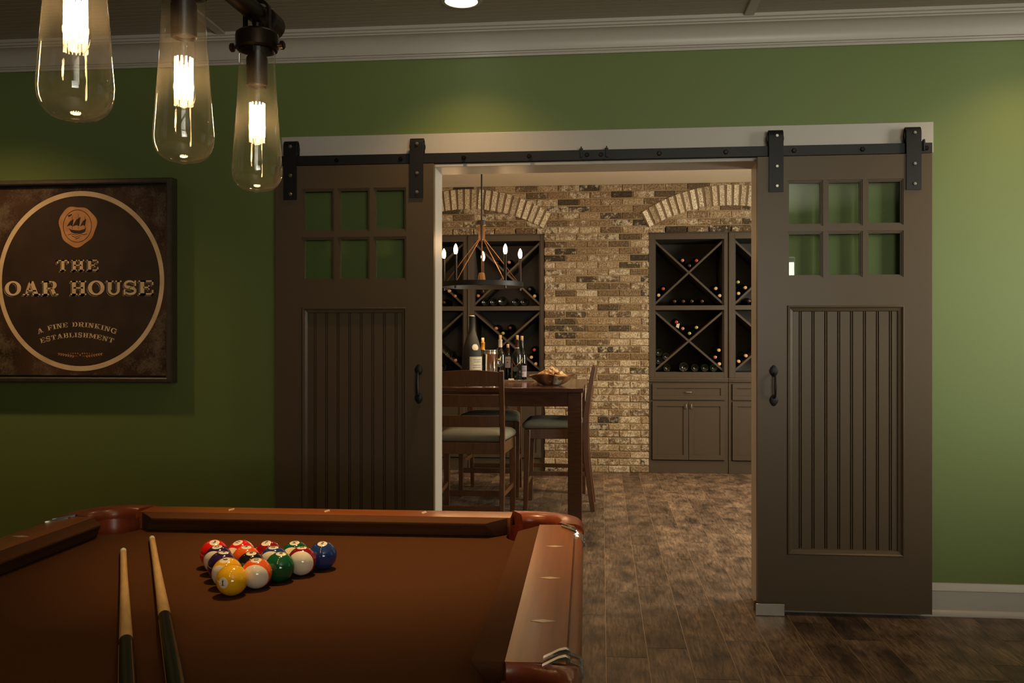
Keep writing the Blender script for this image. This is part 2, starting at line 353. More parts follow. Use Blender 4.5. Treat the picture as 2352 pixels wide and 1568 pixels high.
struct(MB().box(-3.9, OX0-.01, 4.34, 4.35, 0, CZ).box(OX1+.01, 3.0, 4.34, 4.35, 0, CZ).box(OX0-.01, OX1+.01, 4.34, 4.35, OZ+.01, CZ).ob('wall_inner_front', M['tanwall'], smooth=0))
def window(n, axis, p, a0, a1, z0, z1):
    m = MB(); c = .035
    def bx(m, a, b, z, zz, t=.03):
        if axis == 'x': m.box(p-t, p+t, a, b, z, zz)
        else: m.box(a, b, p-t, p+t, z, zz)
    bx(m, a0, a0+c, z0, z1); bx(m, a1-c, a1, z0, z1); bx(m, a0, a1, z0, z0+c); bx(m, a0, a1, z1-c, z1)
    for i in (1, 2): a = a0+(a1-a0)*i/3; bx(m, a-.012, a+.012, z0, z1, .015)
    for i in (1, 2, 3): z = z0+(z1-z0)*i/4; bx(m, a0, a1, z-.012, z+.012, .015)
    o = struct(m.ob('window_%d' % n, M['white'], smooth=0))
    q = MB(); bx(q, a0+c, a1-c, z0+c, z1-c, .003); struct(q.ob('window_pane', M['glass'], o, smooth=0))
window(1, 'x', 3.55, 1.55, 3.05, .87, 2.37); window(2, 'y', -2.65, .7, 2.3, .95, 2.25); window(3, 'x', 3.05, 5.4, 6.8, .9, 2.3)
# crown moulding along the green wall, stepped ogee profile
cp = [(0, 2.553), (-.012, 2.553), (-.012, 2.563), (-.018, 2.566), (-.018, 2.572), (-.026, 2.574)]
for i in range(9):
    t = i/8; cp.append((-.026-.062*(1-math.cos(t*PI/2)), 2.574+.074*math.sin(t*PI/2)*.98))
cp += [(-.088, 2.652), (-.098, 2.655), (-.098, 2.663), (-.108, 2.666), (-.108, CZ), (0, CZ)]
cr = MB().prism([(4.18+a, b) for a, b in cp], -4.2, 3.5, 'x').ob('trim_1', M['white'], smooth=30); struct(cr)
# ceiling battens
for i, x in enumerate((-4.23+.06, -1.79, .65, 3.09)):
    struct(MB().box(x-.022, x+.022, -2.6, 4.075, CZ-.012, CZ+.001).ob('trim_%d' % (i+2), M['white'], bevel=.003))
# baseboards
bp = [(0, 0), (-.03, 0), (-.03, .008), (-.026, .018), (-.018, .023), (-.016, .026), (-.016, .108), (-.019, .112), (-.014, .118), (-.012, .128), (-.006, .136), (-.005, .142), (0, .143)]
struct(MB().prism([(4.18+a, b) for a, b in bp], OX1+.0, 3.5, 'x').ob('baseboard_right', M['white'], smooth=30))
struct(MB().prism([(4.18+a, b) for a, b in bp], -4.2, OX0, 'x').ob('baseboard_left', M['white'], smooth=30))
# jamb lining the opening
jb = MB().box(OX0, OX0+.016, 4.165, 4.36, .001, OZ).box(OX1-.016, OX1, 4.165, 4.36, .001, OZ).box(OX0, OX1, 4.165, 4.36, OZ-.016, OZ)
struct(jb.ob('trim_6', M['white'], bevel=.002))
# header board carrying the track
hb = struct(MB().box(-1.527, 1.467, 4.158, 4.181, 2.061, 2.197).ob('trim_7', M['white'], bevel=.002))
hb['label'] = 'white header board behind the black sliding door track'

# brick back wall -----------------------------------------------------------
BY = 8.40
bays = [(-2.0, -.54), (.43, 1.89)]
def in_bay(x0, x1, z): return
bm_ = MB(); H_, Lb = .0655, .199
def arcs(cx):
    ze, Re = 1.24, 1.42; zi, Ri = 1.012, 1.459; return cx, ze, Re, zi, Ri
def pick(length, z):
    """tone of a brick; headers at the pillar edges and the lower courses keep more of their whitewash"""
    c = [random.random() for _ in range(6 if length < .11 and z < 2.25 else 3 if z < 1.15 else 1)]
    return max(c, key=lambda v: (v*37) % 1)
row = 0; z = .004
while z < CZ-.01:
    zt = min(z+H_-.009, CZ)
    xs = -3.2+(row % 2)*Lb/2
    spans = [(-3.2, -2.0), (-.54, .43), (1.89, 2.95)] if zt < 2.285 else [(-3.2, 2.95)]
    if z < 2.285 < z+H_: spans = spans
    for (a, b) in spans:
        k = math.floor((a-xs)/Lb)
        x = xs+k*Lb if not (a == -.54) else a-(row % 2)*Lb*.5
        while x < b-.01:
            p, q = max(x+.0045, a), min(x+Lb-.0045, b)
            if q-p > .02:
                j = random.uniform(-.003, .003)
                bm_.bbox(p, q, BY+j, BY+.05, z+random.uniform(-.0015, .0015), zt+random.uniform(-.0015, .0015), .005, pick(q-p, z))
            x += Lb
    z += H_; row += 1
wb = struct(bm_.ob('wall_back', M['brick'], smooth=0, attr=True))
mo = MB().box(-.535, .425, BY+.008, 9, 0, CZ).box(-3.2, -2.005, BY+.008, 9, 0, CZ).box(1.895, 2.95, BY+.008, 9, 0, CZ).box(-2.005, -.535, BY+.008, 9, 2.275, CZ).box(.425, 1.895, BY+.008, 9, 2.275, CZ)
struct(mo.ob('mortar', M['mortar'], wb, smooth=0))
struct(MB().box(-3.9, 3, 9, 9.05, 0, CZ).ob('backing', M['mortar'], wb, smooth=0))
ab = MB(); am = MB()
for cx in (-1.27, 1.16):
    n = 25; te = math.asin(.80/1.42); ti = math.asin(.73/1.459)
    def pe(t, d=0): return (cx+(1.42+d)*math.sin(t*te), 1.24+(1.42+d)*math.cos(t*te))
    def pi_(t, d=0): return (cx+(1.459-d)*math.sin(t*ti), 1.012+(1.459-d)*math.cos(t*ti))
    for i in range(n):
        t0 = -1+2*i/n; t1 = -1+2*(i+1)/n; e = .006*random.random()
        a, b, c_, d = pi_(t0+.012), pi_(t1-.012), pe(t1-.014), pe(t0+.014)
        yy = BY-.010+random.uniform(-.002, .002); cc = ((a[0]+c_[0])/2, (a[1]+c_[1])/2)
        def sh(p, k=.94): return (cc[0]+(p[0]-cc[0])*k, cc[1]+(p[1]-cc[1])*k)
        P4 = [a, b, c_, d]; vs = [(p[0], yy+.004, p[1]) for p in P4]+[(sh(p)[0], yy, sh(p)[1]) for p in P4]+[(p[0], BY+.03, p[1]) for p in P4]
        ab.add(vs, [(4,5,6,7)]+[(k, (k+1) % 4, (k+1) % 4+4, k+4) for k in range(4)]+[(k+8, (k+1) % 4+8, (k+1) % 4, k) for k in range(4)], random.random())
        am.add([(p[0], BY-.005, p[1]) for p in (pi_(t0), pi_(t1), pe(t1), pe(t0))]+[(p[0], BY+.03, p[1]) for p in (pi_(t0), pi_(t1), pe(t1), pe(t0))], [(0,1,2,3),(0,1,5,4),(2,3,7,6),(1,2,6,5),(3,0,4,7)])
struct(ab.ob('brick_arch', M['archbrick'], wb, smooth=0, attr=True)); M['archmortar'] = mat('brown_arch_mortar', (.20, .135, .07), .95, bump=.5, bscale=90)
struct(am.ob('arch_mortar', M['archmortar'], wb, smooth=0))

# ================================================================== SLIDING DOORS, TRACK
YF = 4.10
def make_door(n, x0, x1, hx, straps, label):
    z0, z1 = .022, 2.045; W = x1-x0; yb = YF+.040
    px = [x0+.128, x0+.284, x0+.300, x0+.454, x0+.472, x0+.628]; pz = [1.505, 1.709, 1.734, 1.937]
    qx0, qx1, qz0, qz1 = x0+.130, x0+.632, .27, 1.38
    root = bpy.data.objects.new('door_%d' % n, None); C.objects.link(root); struct(root); root['label'] = label
    m = MB()
    m.box(x0, px[0], YF, yb, z0, z1).box(px[5], x1, YF, yb, z0, z1)                         # stiles
    m.box(px[0], px[5], YF, yb, pz[3], z1).box(px[0], px[5], YF, yb, qz1, pz[0]).box(px[0], px[5], YF, yb, z0, qz0)
    m.box(px[0], px[5], YF, yb, pz[1], pz[2])
    for a, b in ((1, 2), (3, 4)): m.box(px[a], px[b], YF, yb, pz[0], pz[1]).box(px[a], px[b], YF, yb, pz[2], pz[3])
    struct(m.ob('door_frame', M['door'], root, smooth=0))
    mm = MB()                                                                                # glazing beads
    for a in (0, 2, 4):
        for zz in (0, 2):
            A, B_, Cc, D = px[a], px[a+1], pz[zz], pz[zz+1]
            for (u0, u1, y) in ((0, .006, YF+.006), (.006, .011, YF+.012)):
                R0 = [(A+u0, Cc+u0), (B_-u0, Cc+u0), (B_-u0, D-u0), (A+u0, D-u0)]; R1 = [(A+u1, Cc+u1), (B_-u1, Cc+u1), (B_-u1, D-u1), (A+u1, D-u1)]
                mm.rings([[(p[0], YF+.02, p[1]) for p in R0], [(p[0], y, p[1]) for p in R0], [(p[0], y, p[1]) for p in R1], [(p[0], YF+.02, p[1]) for p in R1]], True, False, False)
            g_ = MB().box(A, B_, YF+.018, YF+.022, Cc, D); struct(g_.ob('glass_pane', M['glass'], root, smooth=0))
    struct(mm.ob('glazing_bead', M['door'], root, smooth=0))
    # recessed beadboard panel with moulding
    mo = MB(); A, B_, Cc, D = qx0, qx1, qz0, qz1
    prof = [(0, YF), (.002, YF-.004), (.006, YF-.005), (.010, YF-.001), (.013, YF+.004), (.024, YF+.008), (.027, YF+.014), (.029, YF+.022)]
    mo.rings([[(A+u, y, Cc+u), (B_-u, y, Cc+u), (B_-u, y, D-u), (A+u, y, D-u)] for u, y in prof], True, False, False)
    struct(mo.ob('panel_moulding', M['door'], root, smooth=25))
    pb = MB(); u = .026; pts = [(A+u, YF+.014)]
    k = 0
    while True:
        gx = x0+.188+k*.0555
        if gx > B_-u-.01 or k > 7: break
        for dx in (-.0042, .0042): pts += [(gx+dx-.0028, YF+.014), (gx+dx, YF+.0205), (gx+dx+.0028, YF+.014)]
        k += 1
    pts.append((B_-u, YF+.014))
    n_ = len(pts); pb.add([(a, b, Cc+u) for a, b in pts]+[(a, b, D-u) for a, b in pts], [(i, i+1, i+1+n_, i+n_) for i in range(n_-1)])
    pb.box(A, B_, YF+.024, yb-.004, Cc, D)
    struct(pb.ob('beadboard_panel', M['door'], root, smooth=0, fixn=False))
    # cast iron pull handle
    hr = MB()
    def heart(zc, sgn, L):
        pts = []
        for i in range(20):
            a = 2*PI*i/20; xx = .0125*math.sin(a)*(1+.12*math.cos(a)); r = .5+.5*math.cos(a)
            pts.append((hx+xx*1.35*(1.15-.5*(0 if math.cos(a) < 0 else math.cos(a)*.9)), zc+sgn*(math.cos(a)*L)))
        hr.rings([[(p[0], YF+.001, p[1]) for p in pts], [(p[0], YF-.003, p[1]) for p in pts], [(hx+(p[0]-hx)*.6, YF-.0075, zc+(p[1]-zc)*.6) for p in pts]])
    heart(1.089, 1, .026); heart(.957, -1, .026)
    hp = [(hx, YF-.004, 1.076), (hx, YF-.022, 1.073), (hx, YF-.035, 1.062), (hx, YF-.040, 1.04), (hx, YF-.042, 1.02), (hx, YF-.040, .995), (hx, YF-.034, .978), (hx, YF-.022, .972), (hx, YF-.004, .97)]
    hr.tube(hp, [.006, .0055, .005, .0055, .0065, .0055, .005, .0055, .006], 8)
    struct(hr.ob('door_handle', M['iron'], root, smooth=40))
    # strap hangers with wheels
    for sx in straps:
        st = MB(); pts = [(YF-.001, 1.886), (YF-.008, 1.886)]
        pts += [(YF-.008, 2.135)]+[(YF+.016-.024*math.cos(a*PI/10), 2.135+.031*math.sin(a*PI/10)) for a in range(1, 10)]+[(YF+.040, 2.135), (YF+.040, 2.10), (YF+.034, 2.10), (YF+.034, 2.135)]
        pts += [(YF+.016+.018*math.cos(a*PI/10), 2.135+.025*math.sin(a*PI/10)) for a in range(1, 10)]+[(YF-.001, 2.135)]
        st.prism(pts, sx-.0315, sx+.0315, 'x')
        so = struct(st.ob('hanger_strap', M['iron'], root, smooth=30))
        wh = MB().lathe([(.034, -.009), (.037, -.009), (.030, -.003), (.030, .003), (.037, .009), (.034, .009)], (sx, YF+.018, 2.127), 28, 'y')
        struct(wh.ob('wheel', M['iron'], so, smooth=30))
        for bz in (2.136, 2.000, 1.912):
            b = MB().lathe([(.0085, 0), (.0085, -.004), (.006, -.0065)], (sx+.003, YF-.008, bz), 6, 'y').lathe([(.004, -.006), (.0025, -.009)], (sx+.003, YF-.008, bz), 8, 'y')
            struct(b.ob('bolt', M['steel'], so, smooth=0))
    return root
make_door(1, -1.535, -.777, -.847, (-1.461, -.857), 'left brown sliding barn door with six panes behind the pendant lights')
make_door(2, .692, 1.441, .762, (.772, 1.362), 'right brown sliding barn door with six panes beside the bright green wall')
tr = thing('sliding_door_track', 'black flat iron sliding door track across the white header board', 'door track', (0, 4.118, 2.072))
mt = MB().box(-1.527, .0, -.004, .004, -.022, .024).box(-.0, 1.447, -.004, .004, -.022, .024); mt.ob('track_bar', M['iron'], tr, bevel=.0015)
for x in (-1.241, -.935, -.638, -.334, -.069, -.006, .258, .554, .853, 1.149, 1.421):
    b = MB().lathe([(.011, -.003), (.011, -.009), (.008, -.012)], (x, 0, 0), 6, 'y').lathe([(.009, .003), (.009, .0395)], (x, 0, 0), 12, 'y'); b.ob('bolt', M['bronze'], tr, smooth=0)
MB().box(-.093, .018, -.009, -.004, -.02, .022).ob('joint_plate', M['iron'], tr)
for x, s_ in ((-.095, 1), (.02, -1), (1.407, 1)):
    MB().box(x-.003, x+.003, -.022, -.004, -.012, .036).box(x-.008*s_, x+.008*s_, -.010, -.004, -.012, .030).ob('door_stop', M['iron'], tr)
fg = thing('floor_guide', 'small silver floor guide bracket at the bottom of the right sliding door', 'door guide', (.742, 4.085, 0))
MB().box(-.062, .064, -.004, 0, .001, .054).ob('guide_plate', M['steel'], fg, bevel=.0015)
MB().box(-.062, .064, 0, .06, .001, .006).box(-.062, .064, .056, .06, .001, .05).ob('guide_foot', M['steel'], fg)

# ================================================================== PICTURE SIGN
sg = thing('framed_sign', 'square framed brown sign reading THE OAR HOUSE on the green wall', 'sign', (-2.528, 4.14, 1.514))
SY = 0
a_, fr = .468, .494
ff = MB()
P_ = [(a_, .0), (a_, -.022), (a_+.006, -.026), (a_+.020, -.024), (fr, -.016), (fr, .038)]
ff.rings([[(-u+.022, y, -u), (u-.022, y, -u), (u-.022, y, u), (-u+.022, y, u)] for u, y in P_], True, False, False)
ff.ob('frame', M['frame'], sg, smooth=0)
MB().box(-a_+.018, a_-.018, .004, .036, -a_-.002, a_+.002).ob('frame_back', M['ink'], sg, smooth=0)
MB().box(-.438, .438, -.006, .004, -.458, .458).ob('canvas', M['canvas'], sg, smooth=0)
L0 = -.0064
def flat(polys, y, name, m):
    b = MB()
    for p in polys: b.add([(q[0], y, q[1]) for q in p], [tuple(range(len(p)))])
    return b.ob(name, m, sg, smooth=0)
def ringp(cx, cz, rx0, rz0, rx1, rz1, a0=0, a1=2*PI, n=96):
    out = []
    for i in range(n):
        t0 = a0+(a1-a0)*i/n; t1 = a0+(a1-a0)*(i+1)/n
        out.append([(cx+rx0*math.cos(t0), cz+rz0*math.sin(t0)), (cx+rx1*math.cos(t0), cz+rz1*math.sin(t0)), (cx+rx1*math.cos(t1), cz+rz1*math.sin(t1)), (cx+rx0*math.cos(t1), cz+rz0*math.sin(t1))])
    return out
flat([[(.408*math.cos(2*PI*i/96), .408*math.sin(2*PI*i/96)) for i in range(96)]], L0, 'dark_disc', M['canvasdark'])
flat(ringp(0, 0, .406, .414, .428, .438), L0-.0002, 'cream_ring', M['print'])
# slab serif capitals: polygons in a box (0..w, 0..1)
V, h, sv = .25, .105, .10
def R_(x0, x1, y0, y1): return [(x0, y0), (x1, y0), (x1, y1), (x0, y1)]
def stem(x, v=V, top=True, bot=True, o=sv):
    p = [R_(x, x+v, 0, 1)]
    if bot: p.append(R_(x-o, x+v+o, 0, h))
    if top: p.append(R_(x-o, x+v+o, 1-h, 1))
    return p
def arcp(cx, cy, ro, so, ri, si, a0, a1, n=14): return ringp(cx, cy, ri, si, ro, so, a0, a1, n)
def glyph(c):
    if c == 'T': return [R_(0, .96, 1-h, 1), R_(0, .13, .68, 1), R_(.83, .96, .68, 1)]+stem(.355, top=False), .96
    if c == 'H': return stem(.1)+stem(.65)+[R_(.2, .8, .45, .56)], 1.0
    if c == 'E': return stem(.1)+[R_(.1, .92, 0, h), R_(.1, .92, 1-h, 1), R_(.3, .68, .45, .56), R_(.6, .68, .34, .67), R_(.82, .92, 0, .33), R_(.82, .92, .67, 1)], .92
    if c == 'F': return stem(.1)+[R_(.1, .9, 1-h, 1), R_(.3, .68, .45, .56), R_(.6, .68, .34, .67), R_(.8, .9, .67, 1)], .88
    if c == 'O': return arcp(.52, .5, .52, .52, .27, .40, 0, 2*PI, 36), 1.04
    if c == 'U': return [R_(.1, .35, .35, 1), R_(.68, .86, .35, 1), R_(0, .45, 1-h, 1), R_(.58, .96, 1-h, 1)]+arcp(.48, .36, .38, .38, .2, .26, PI, 2*PI), .96
    if c == 'A': return [[(.14, 0), (.26, 0), (.58, 1), (.44, 1)], [(.74, 0), (1.02, 0), (.68, 1), (.42, 1)], R_(.28, .85, .27, .37), R_(0, .40, 0, h), R_(.62, 1.12, 0, h)], 1.12
    if c == 'R': return stem(.1)+[R_(.3, .65, 1-h, 1), R_(.3, .65, .42, .53), [(.50, .5), (.76, .45), (.92, .04), (.70, 0)], R_(.74, 1.05, 0, h)]+arcp(.62, .71, .32, .29, .08, .18, -PI/2, PI/2), 1.05
    if c == 'S':
        P = []; pts = []
        for i in range(25):
            t = i/24; a = math.radians(20+250*t) if t < .5 else None
        up = [(math.radians(25+245*i/12)) for i in range(13)]; lo = [(math.radians(90-245*i/12)) for i in range(13)]
        path = [(.42+.29*math.cos(a), .73+.215*math.sin(a)) for a in up]+[(.44+.30*math.cos(a), .27+.215*math.sin(a)) for a in lo]
        n = len(path)
        for i in range(n-1):
            def w_(k): return .055+.06*max(0, math.sin(PI*k/(n-1)))
            (x0, y0), (x1, y1) = path[i], path[i+1]; d = math.hypot(x1-x0, y1-y0) or 1
            nx, ny = -(y1-y0)/d, (x1-x0)/d; a, b = w_(i), w_(i+1)
            P.append([(x0-nx*a, y0-ny*a), (x1-nx*b, y1-ny*b), (x1+nx*b, y1+ny*b), (x0+nx*a, y0+ny*a)])
        return P+[R_(.70, .80, .62, 1), R_(.04, .14, 0, .38)], .86
    if c == 'I': return stem(.1), .45
    if c == 'N': return [R_(.12, .26, 0, 1), R_(.78, .92, 0, 1), [(.14, 1), (.40, 1), (.92, 0), (.70, 0)], R_(0, .38, 0, h), R_(0, .35, 1-h, 1), R_(.66, 1.04, 1-h, 1)], 1.04
    if c == 'D': return stem(.1)+[R_(.3, .5, 0, h), R_(.3, .5, 1-h, 1)]+arcp(.48, .5, .50, .5, .25, .395, -PI/2, PI/2), 1.0
    if c == 'K': return stem(.1)+[[(.35, .35), (.45, .5), (.85, 1), (.70, 1)], [(.42, .55), (.55, .68), (.98, 0), (.70, 0)], R_(.6, 1.02, 1-h, 1), R_(.6, 1.08, 0, h)], 1.06
    if c == 'G': return arcp(.52, .5, .52, .52, .27, .40, math.radians(40), math.radians(330), 30)+[R_(.78, .98, 0, .45), R_(.62, 1.04, .40, .5), R_(.86, .96, .62, 1)], 1.06
    if c == 'B': return stem(.1, o=.1)+[R_(.3, .6, 1-h, 1), R_(.3, .6, .46, .56), R_(.3, .6, 0, h)]+arcp(.58, .75, .31, .25, .08, .15, -PI/2, PI/2)+arcp(.60, .27, .34, .27, .1, .17, -PI/2, PI/2), .96
    if c == 'L': return stem(.1)+[R_(.3, .88, 0, h), R_(.78, .88, 0, .38)], .88
    if c == 'M': return [R_(.12, .24, 0, 1), R_(.98, 1.22, 0, 1), [(.14, 1), (.40, 1), (.72, .12), (.58, .12)], [(.60, .12), (.72, .12), (1.06, 1), (.96, 1)], R_(0, .36, 0, h), R_(.88, 1.32, 0, h), R_(0, .3, 1-h, 1), R_(1.0, 1.32, 1-h, 1)], 1.32
    return [], .55
def layout(txt, gap=.13):
    out = []; x = 0
    for c in txt:
        p, wd = glyph(c); out += [(x, q) for q in p]; x += wd+gap
    return out, x-gap
def set_line(txt, x0, x1, z0, z1, gap=.13):
    g_, tot = layout(txt, gap); s = (x1-x0)/tot
    return [[(x0+(x+q[0])*s, z0+q[1]*(z1-z0)) for q in p] for x, p in g_]
def words_of(txt, polys):
    """the polygons of a line, one list per word"""
    out = []; k = 0
    for wd in txt.split():
        n = sum(len(glyph(c)[0]) for c in wd); out.append((wd.lower(), polys[k:k+n])); k += n
    return out
def expand(polys, e):
    out = []
    for p in polys:
        cx = sum(q[0] for q in p)/len(p); cz = sum(q[1] for q in p)/len(p)
        out.append([(q[0]+(e if q[0] > cx else -e), q[1]+(e if q[1] > cz else -e)) for q in p])
    return out
def shadowed(polys, name, d=.0055, e=.0017):
    sh = [[(q[0]-d, q[1]-d) for q in p] for p in polys]
    flat(sh, L0-.0003, 'lettering_outline', M['print'])
    flat(expand([[(q[0]-d*.45, q[1]-d*.45) for q in p] for p in polys], e), L0-.0006, 'lettering_gap', M['canvasdark'])
    flat(polys, L0-.0009, name, M['print'])
shadowed(set_line('THE', -.120, .094, .050, .103, .20), 'the_lettering')
for wd, pl in words_of('OAR HOUSE', set_line('OAR HOUSE', -.390, .374, -.068, .001, .10)): shadowed(pl, wd+'_lettering')
def arc_line(txt, x0, x1, zc, hgt, drop, name):
    g_, tot = layout(txt, .16); s = (x1-x0)/tot; xm = (x0+x1)/2; hw = (x1-x0)/2; out = []
    for x, p in g_:
        q2 = []
        for q in p:
            X = x0+(x+q[0])*s; u = (X-xm)/hw; th = -2*drop*u/hw
            q2.append((X+math.sin(-th)*-(q[1]-.5)*hgt*-1*0+X*0-(q[1]-.5)*hgt*th, zc-drop*u*u+(q[1]-.5)*hgt))
        out.append(q2)
    for wd, pl in words_of(txt, out): flat(pl, L0-.0006, wd+'_lettering' if len(wd) > 1 else 'letter_a', M['print'])
arc_line('A FINE DRINKING', -.222, .187, -.211, .024, .036, 'fine_drinking_lettering')
arc_line('ESTABLISHMENT', -.205, .172, -.262, .024, .030, 'establishment_lettering')
# wax seal with a sailing ship
cx, cz = -.014, .268
wob = [1+.055*math.sin(3*a*2*PI/48+.6)+.03*math.sin(7*a*2*PI/48) for a in range(48)]
flat([[(cx+.096*wob[a]*math.cos(2*PI*a/48), cz+.098*wob[a]*math.sin(2*PI*a/48)) for a in range(48)]], L0-.0003, 'seal', M['seal'])
ship = ringp(cx, cz, .071, .077, .074, .080, n=48)
hull = [(-.045, -.010), (-.030, -.018), (.010, -.022), (.040, -.014), (.046, -.004), (.040, -.028), (.025, -.036), (-.015, -.037), (-.032, -.030)]
ship += [[(cx+a, cz+b) for a, b in hull]]
for sx, sw, shh in ((-.034, .030, .034), (-.002, .036, .044), (.032, .026, .034)):
    ship.append([(cx+sx-sw/2-.006, cz-.002), (cx+sx-sw*.1, cz+.004), (cx+sx+sw/2-.006, cz), (cx+sx+sw*.42, cz+shh*.6), (cx+sx+sw*.5, cz+shh), (cx+sx-.004, cz+shh*.7)])
    ship.append([(cx+sx+.006, cz-.016), (cx+sx+.0078, cz-.016), (cx+sx+.0078, cz+shh+.014), (cx+sx+.006, cz+shh+.014)])
for k_, (a, b, zz) in enumerate(((-.050, .050, -.042), (-.030, .02, -.052), (-.012, .012, -.061))):
    for i in range(10):
        u0 = a+(b-a)*i/10; u1 = a+(b-a)*(i+1)/10
        f_ = lambda u: cz+zz+.003*math.sin(u*150)
        ship.append([(cx+u0, f_(u0)), (cx+u1, f_(u1)), (cx+u1, f_(u1)+.0028), (cx+u0, f_(u0)+.0028)])
ship.append([(cx-.050, cz+.052), (cx-.026, cz+.060), (cx-.030, cz+.052), (cx-.044, cz+.044)])
flat(ship, L0-.0006, 'ship_print', M['canvasdark'])
orn = []
for s_ in (-1, 1):
    for k_ in range(5):
        x = s_*(.012+.012*k_); r = .0035-.0004*k_; orn.append([(x+r*math.cos(a*PI/5), -.352+r*math.sin(a*PI/5)) for a in range(10)])
    for k_ in range(7):
        x = s_*(.030+.012*k_); z_ = -.366+.0018*k_
        for q in (-1, 1): orn.append([(x, z_), (x+s_*.006, z_+q*.006), (x+s_*.013, z_+q*.005), (x+s_*.007, z_+q*.0005)])
    orn.append([(s_*.012, -.3665), (s_*.118, -.3525), (s_*.118, -.3515), (s_*.012, -.3650)])
orn.append([(.004*math.cos(a*PI/5), -.360+.004*math.sin(a*PI/5)) for a in range(10)])
flat(orn, L0-.0006, 'laurel_ornament', M['seal'])

# ================================================================== RECESSED CEILING LIGHTS
cl = None
def can_light(x, y, label, p, room=CZ, r=.068, spot=118, col=None):
    t = thing('recessed_ceiling_light', label, 'ceiling light', (x, y, room), group='recessed ceiling lights')
    MB().lathe([(r, -.001), (r+.003, -.006), (r+.018, -.005), (r+.022, -.0005)], seg=40, cap0=False, cap1=False).ob('trim_ring', M['white'], t)
    MB().lathe([(.001, -.0022), (r, -.0022)], seg=40, cap0=False, cap1=False).ob('lens', M['can'], t, smooth=0)
    light('lamp', 'SPOT', (0, 0, -.012), p, col or ((1, .61, .26) if y < 4.18 else WARM2), t, spot_size=math.radians(spot), spot_blend=.95, shadow_soft_size=.05)
    return t
can_light(-.60, 3.80, 'lit recessed ceiling light near the crown moulding above the doorway', CAN)
can_light(-2.95, 3.50, 'recessed ceiling light above the framed sign', CAN*2.3)
can_light(1.87, 3.80, 'recessed ceiling light near the right sliding door', CAN)
can_light(-.50, 2.05, 'recessed ceiling light over the rack of pool balls', 135, spot=50)
can_light(-.45, 7.15, 'recessed ceiling light in front of the brick pillar', 90)
can_light(1.16, 7.15, 'recessed ceiling light in front of the right wine cabinets', 85)
can_light(.30, 5.3, 'recessed ceiling light inside the wine room doorway', 45)

# ================================================================== PENDANT FIXTURE OVER THE POOL TABLE
pf = thing('linear_pendant_light', 'black pipe fixture with clear glass jar shades hanging over the pool table', 'pendant light', (-.685, 1.11, 1.85), math.radians(-2.46))
PZ = 1.85
MB().tube([(0, -.64, 0), (0, .60, 0)], .019, 16).lathe([(.019, .59), (.026, .592), (.026, .635), (.020, .642)], (0,0,0), 16, 'y').ob('pipe', M['bronze'], pf)
for yy in (-.14, .14): MB().tube([(0, yy, 0), (0, yy, CZ-PZ-.02)], .008, 10).ob('hanging_rod', M['bronze'], pf)
MB().box(-.06, .06, -.22, .22, CZ-PZ-.022, CZ-PZ).ob('canopy', M['bronze'], pf, bevel=.004)
jp = [(.0345, -.075)]
jar = [(.034, -.064), (.034, -.080), (.0345, -.11), (.0370, -.16), (.0400, -.20), (.0430, -.24), (.0458, -.275), (.0475, -.296), (.0470, -.308), (.0440, -.320), (.038, -.3295), (.029, -.3365), (.018, -.3395), (.009, -.341), (.004, -.343), (.0003, -.3435)]
jar_in = [(r-.0018 if r > .003 else r, z_+.002) for r, z_ in jar][::-1]
def pendant(k, y):
    kids = []
    def add(o): kids.append(o); return o
    sh = add(MB().lathe(jar, seg=48, cap0=False, cap1=False).ob('glass_shade', M['jar'], pf, smooth=80)); sh.location = (0, y, 0)
    co = add(MB().lathe([(.006, -.033), (.034, -.034), (.040, -.039), (.041, -.045), (.041, -.066), (.038, -.070), (.0355, -.068), (.0355, -.05), (.012, -.045)], seg=36, cap0=False).ob('collar', M['bronze'], pf)); co.location = (0, y, 0)
    for s_ in (-1, 1):
        MB().tube([(s_*.040, 0, -.062), (s_*.050, 0, -.062)], .003, 8).lathe([(.006, s_*.047), (.0085, s_*.048), (.0085, s_*.053), (.006, s_*.055)], (0, 0, -.062), 16, 'x').ob('thumb_screw', M['bronze'], co)
    yo = MB()
    pts = [(-.024, 0, -.036), (-.024, 0, .008)]+[(-.024*math.cos(a*PI/8), 0, .008+.018*math.sin(a*PI/8)) for a in range(1, 8)]+[(.024, 0, .008), (.024, 0, -.036)]
    yo.beam(pts, .012, .005, (0, 1, 0)); yo.lathe([(.009, -.036), (.009, -.012)], seg=12)
    y2 = add(yo.ob('yoke', M['bronze'], pf)); y2.location = (0, y, 0)
    so = add(MB().lathe([(.006, -.04), (.008, -.070), (.016, -.078), (.0205, -.086), (.0205, -.138), (.0185, -.140), (.0185, -.134), (.005, -.134)], seg=28).ob('socket', M['bronze'], pf)); so.location = (0, y, 0)
    bl = add(MB().lathe([(.013, -.138), (.0175, -.146), (.0182, -.155), (.0182, -.232), (.016, -.244), (.010, -.252), (.0005, -.256)], seg=24, cap0=False).ob('bulb', M['bulbglass'], pf, smooth=60)); bl.location = (0, y, 0)
    fi = MB()
    for i in range(12):
        a = 2*PI*i/12; b = a+PI/12; r = .0135
        fi.tube([(r*math.cos(a), r*math.sin(a), -.236), (r*math.cos(b), r*math.sin(b), -.172)], .0013, 5)
        c_ = a+PI/6; fi.tube([(r*math.cos(b), r*math.sin(b), -.172), (r*math.cos(c_), r*math.sin(c_), -.236)], .0013, 5)
    fi.ob('filament', M['filament'], bl, smooth=60)
    MB().lathe([(.006, -.138), (.005, -.163), (.0025, -.17), (.0025, -.233), (.0005, -.235)], seg=10).ob('glass_stem', M['bulbglass'], bl)
    light('lamp', 'POINT', (0, y, -.205), PEND, WARM, pf, shadow_soft_size=.017)
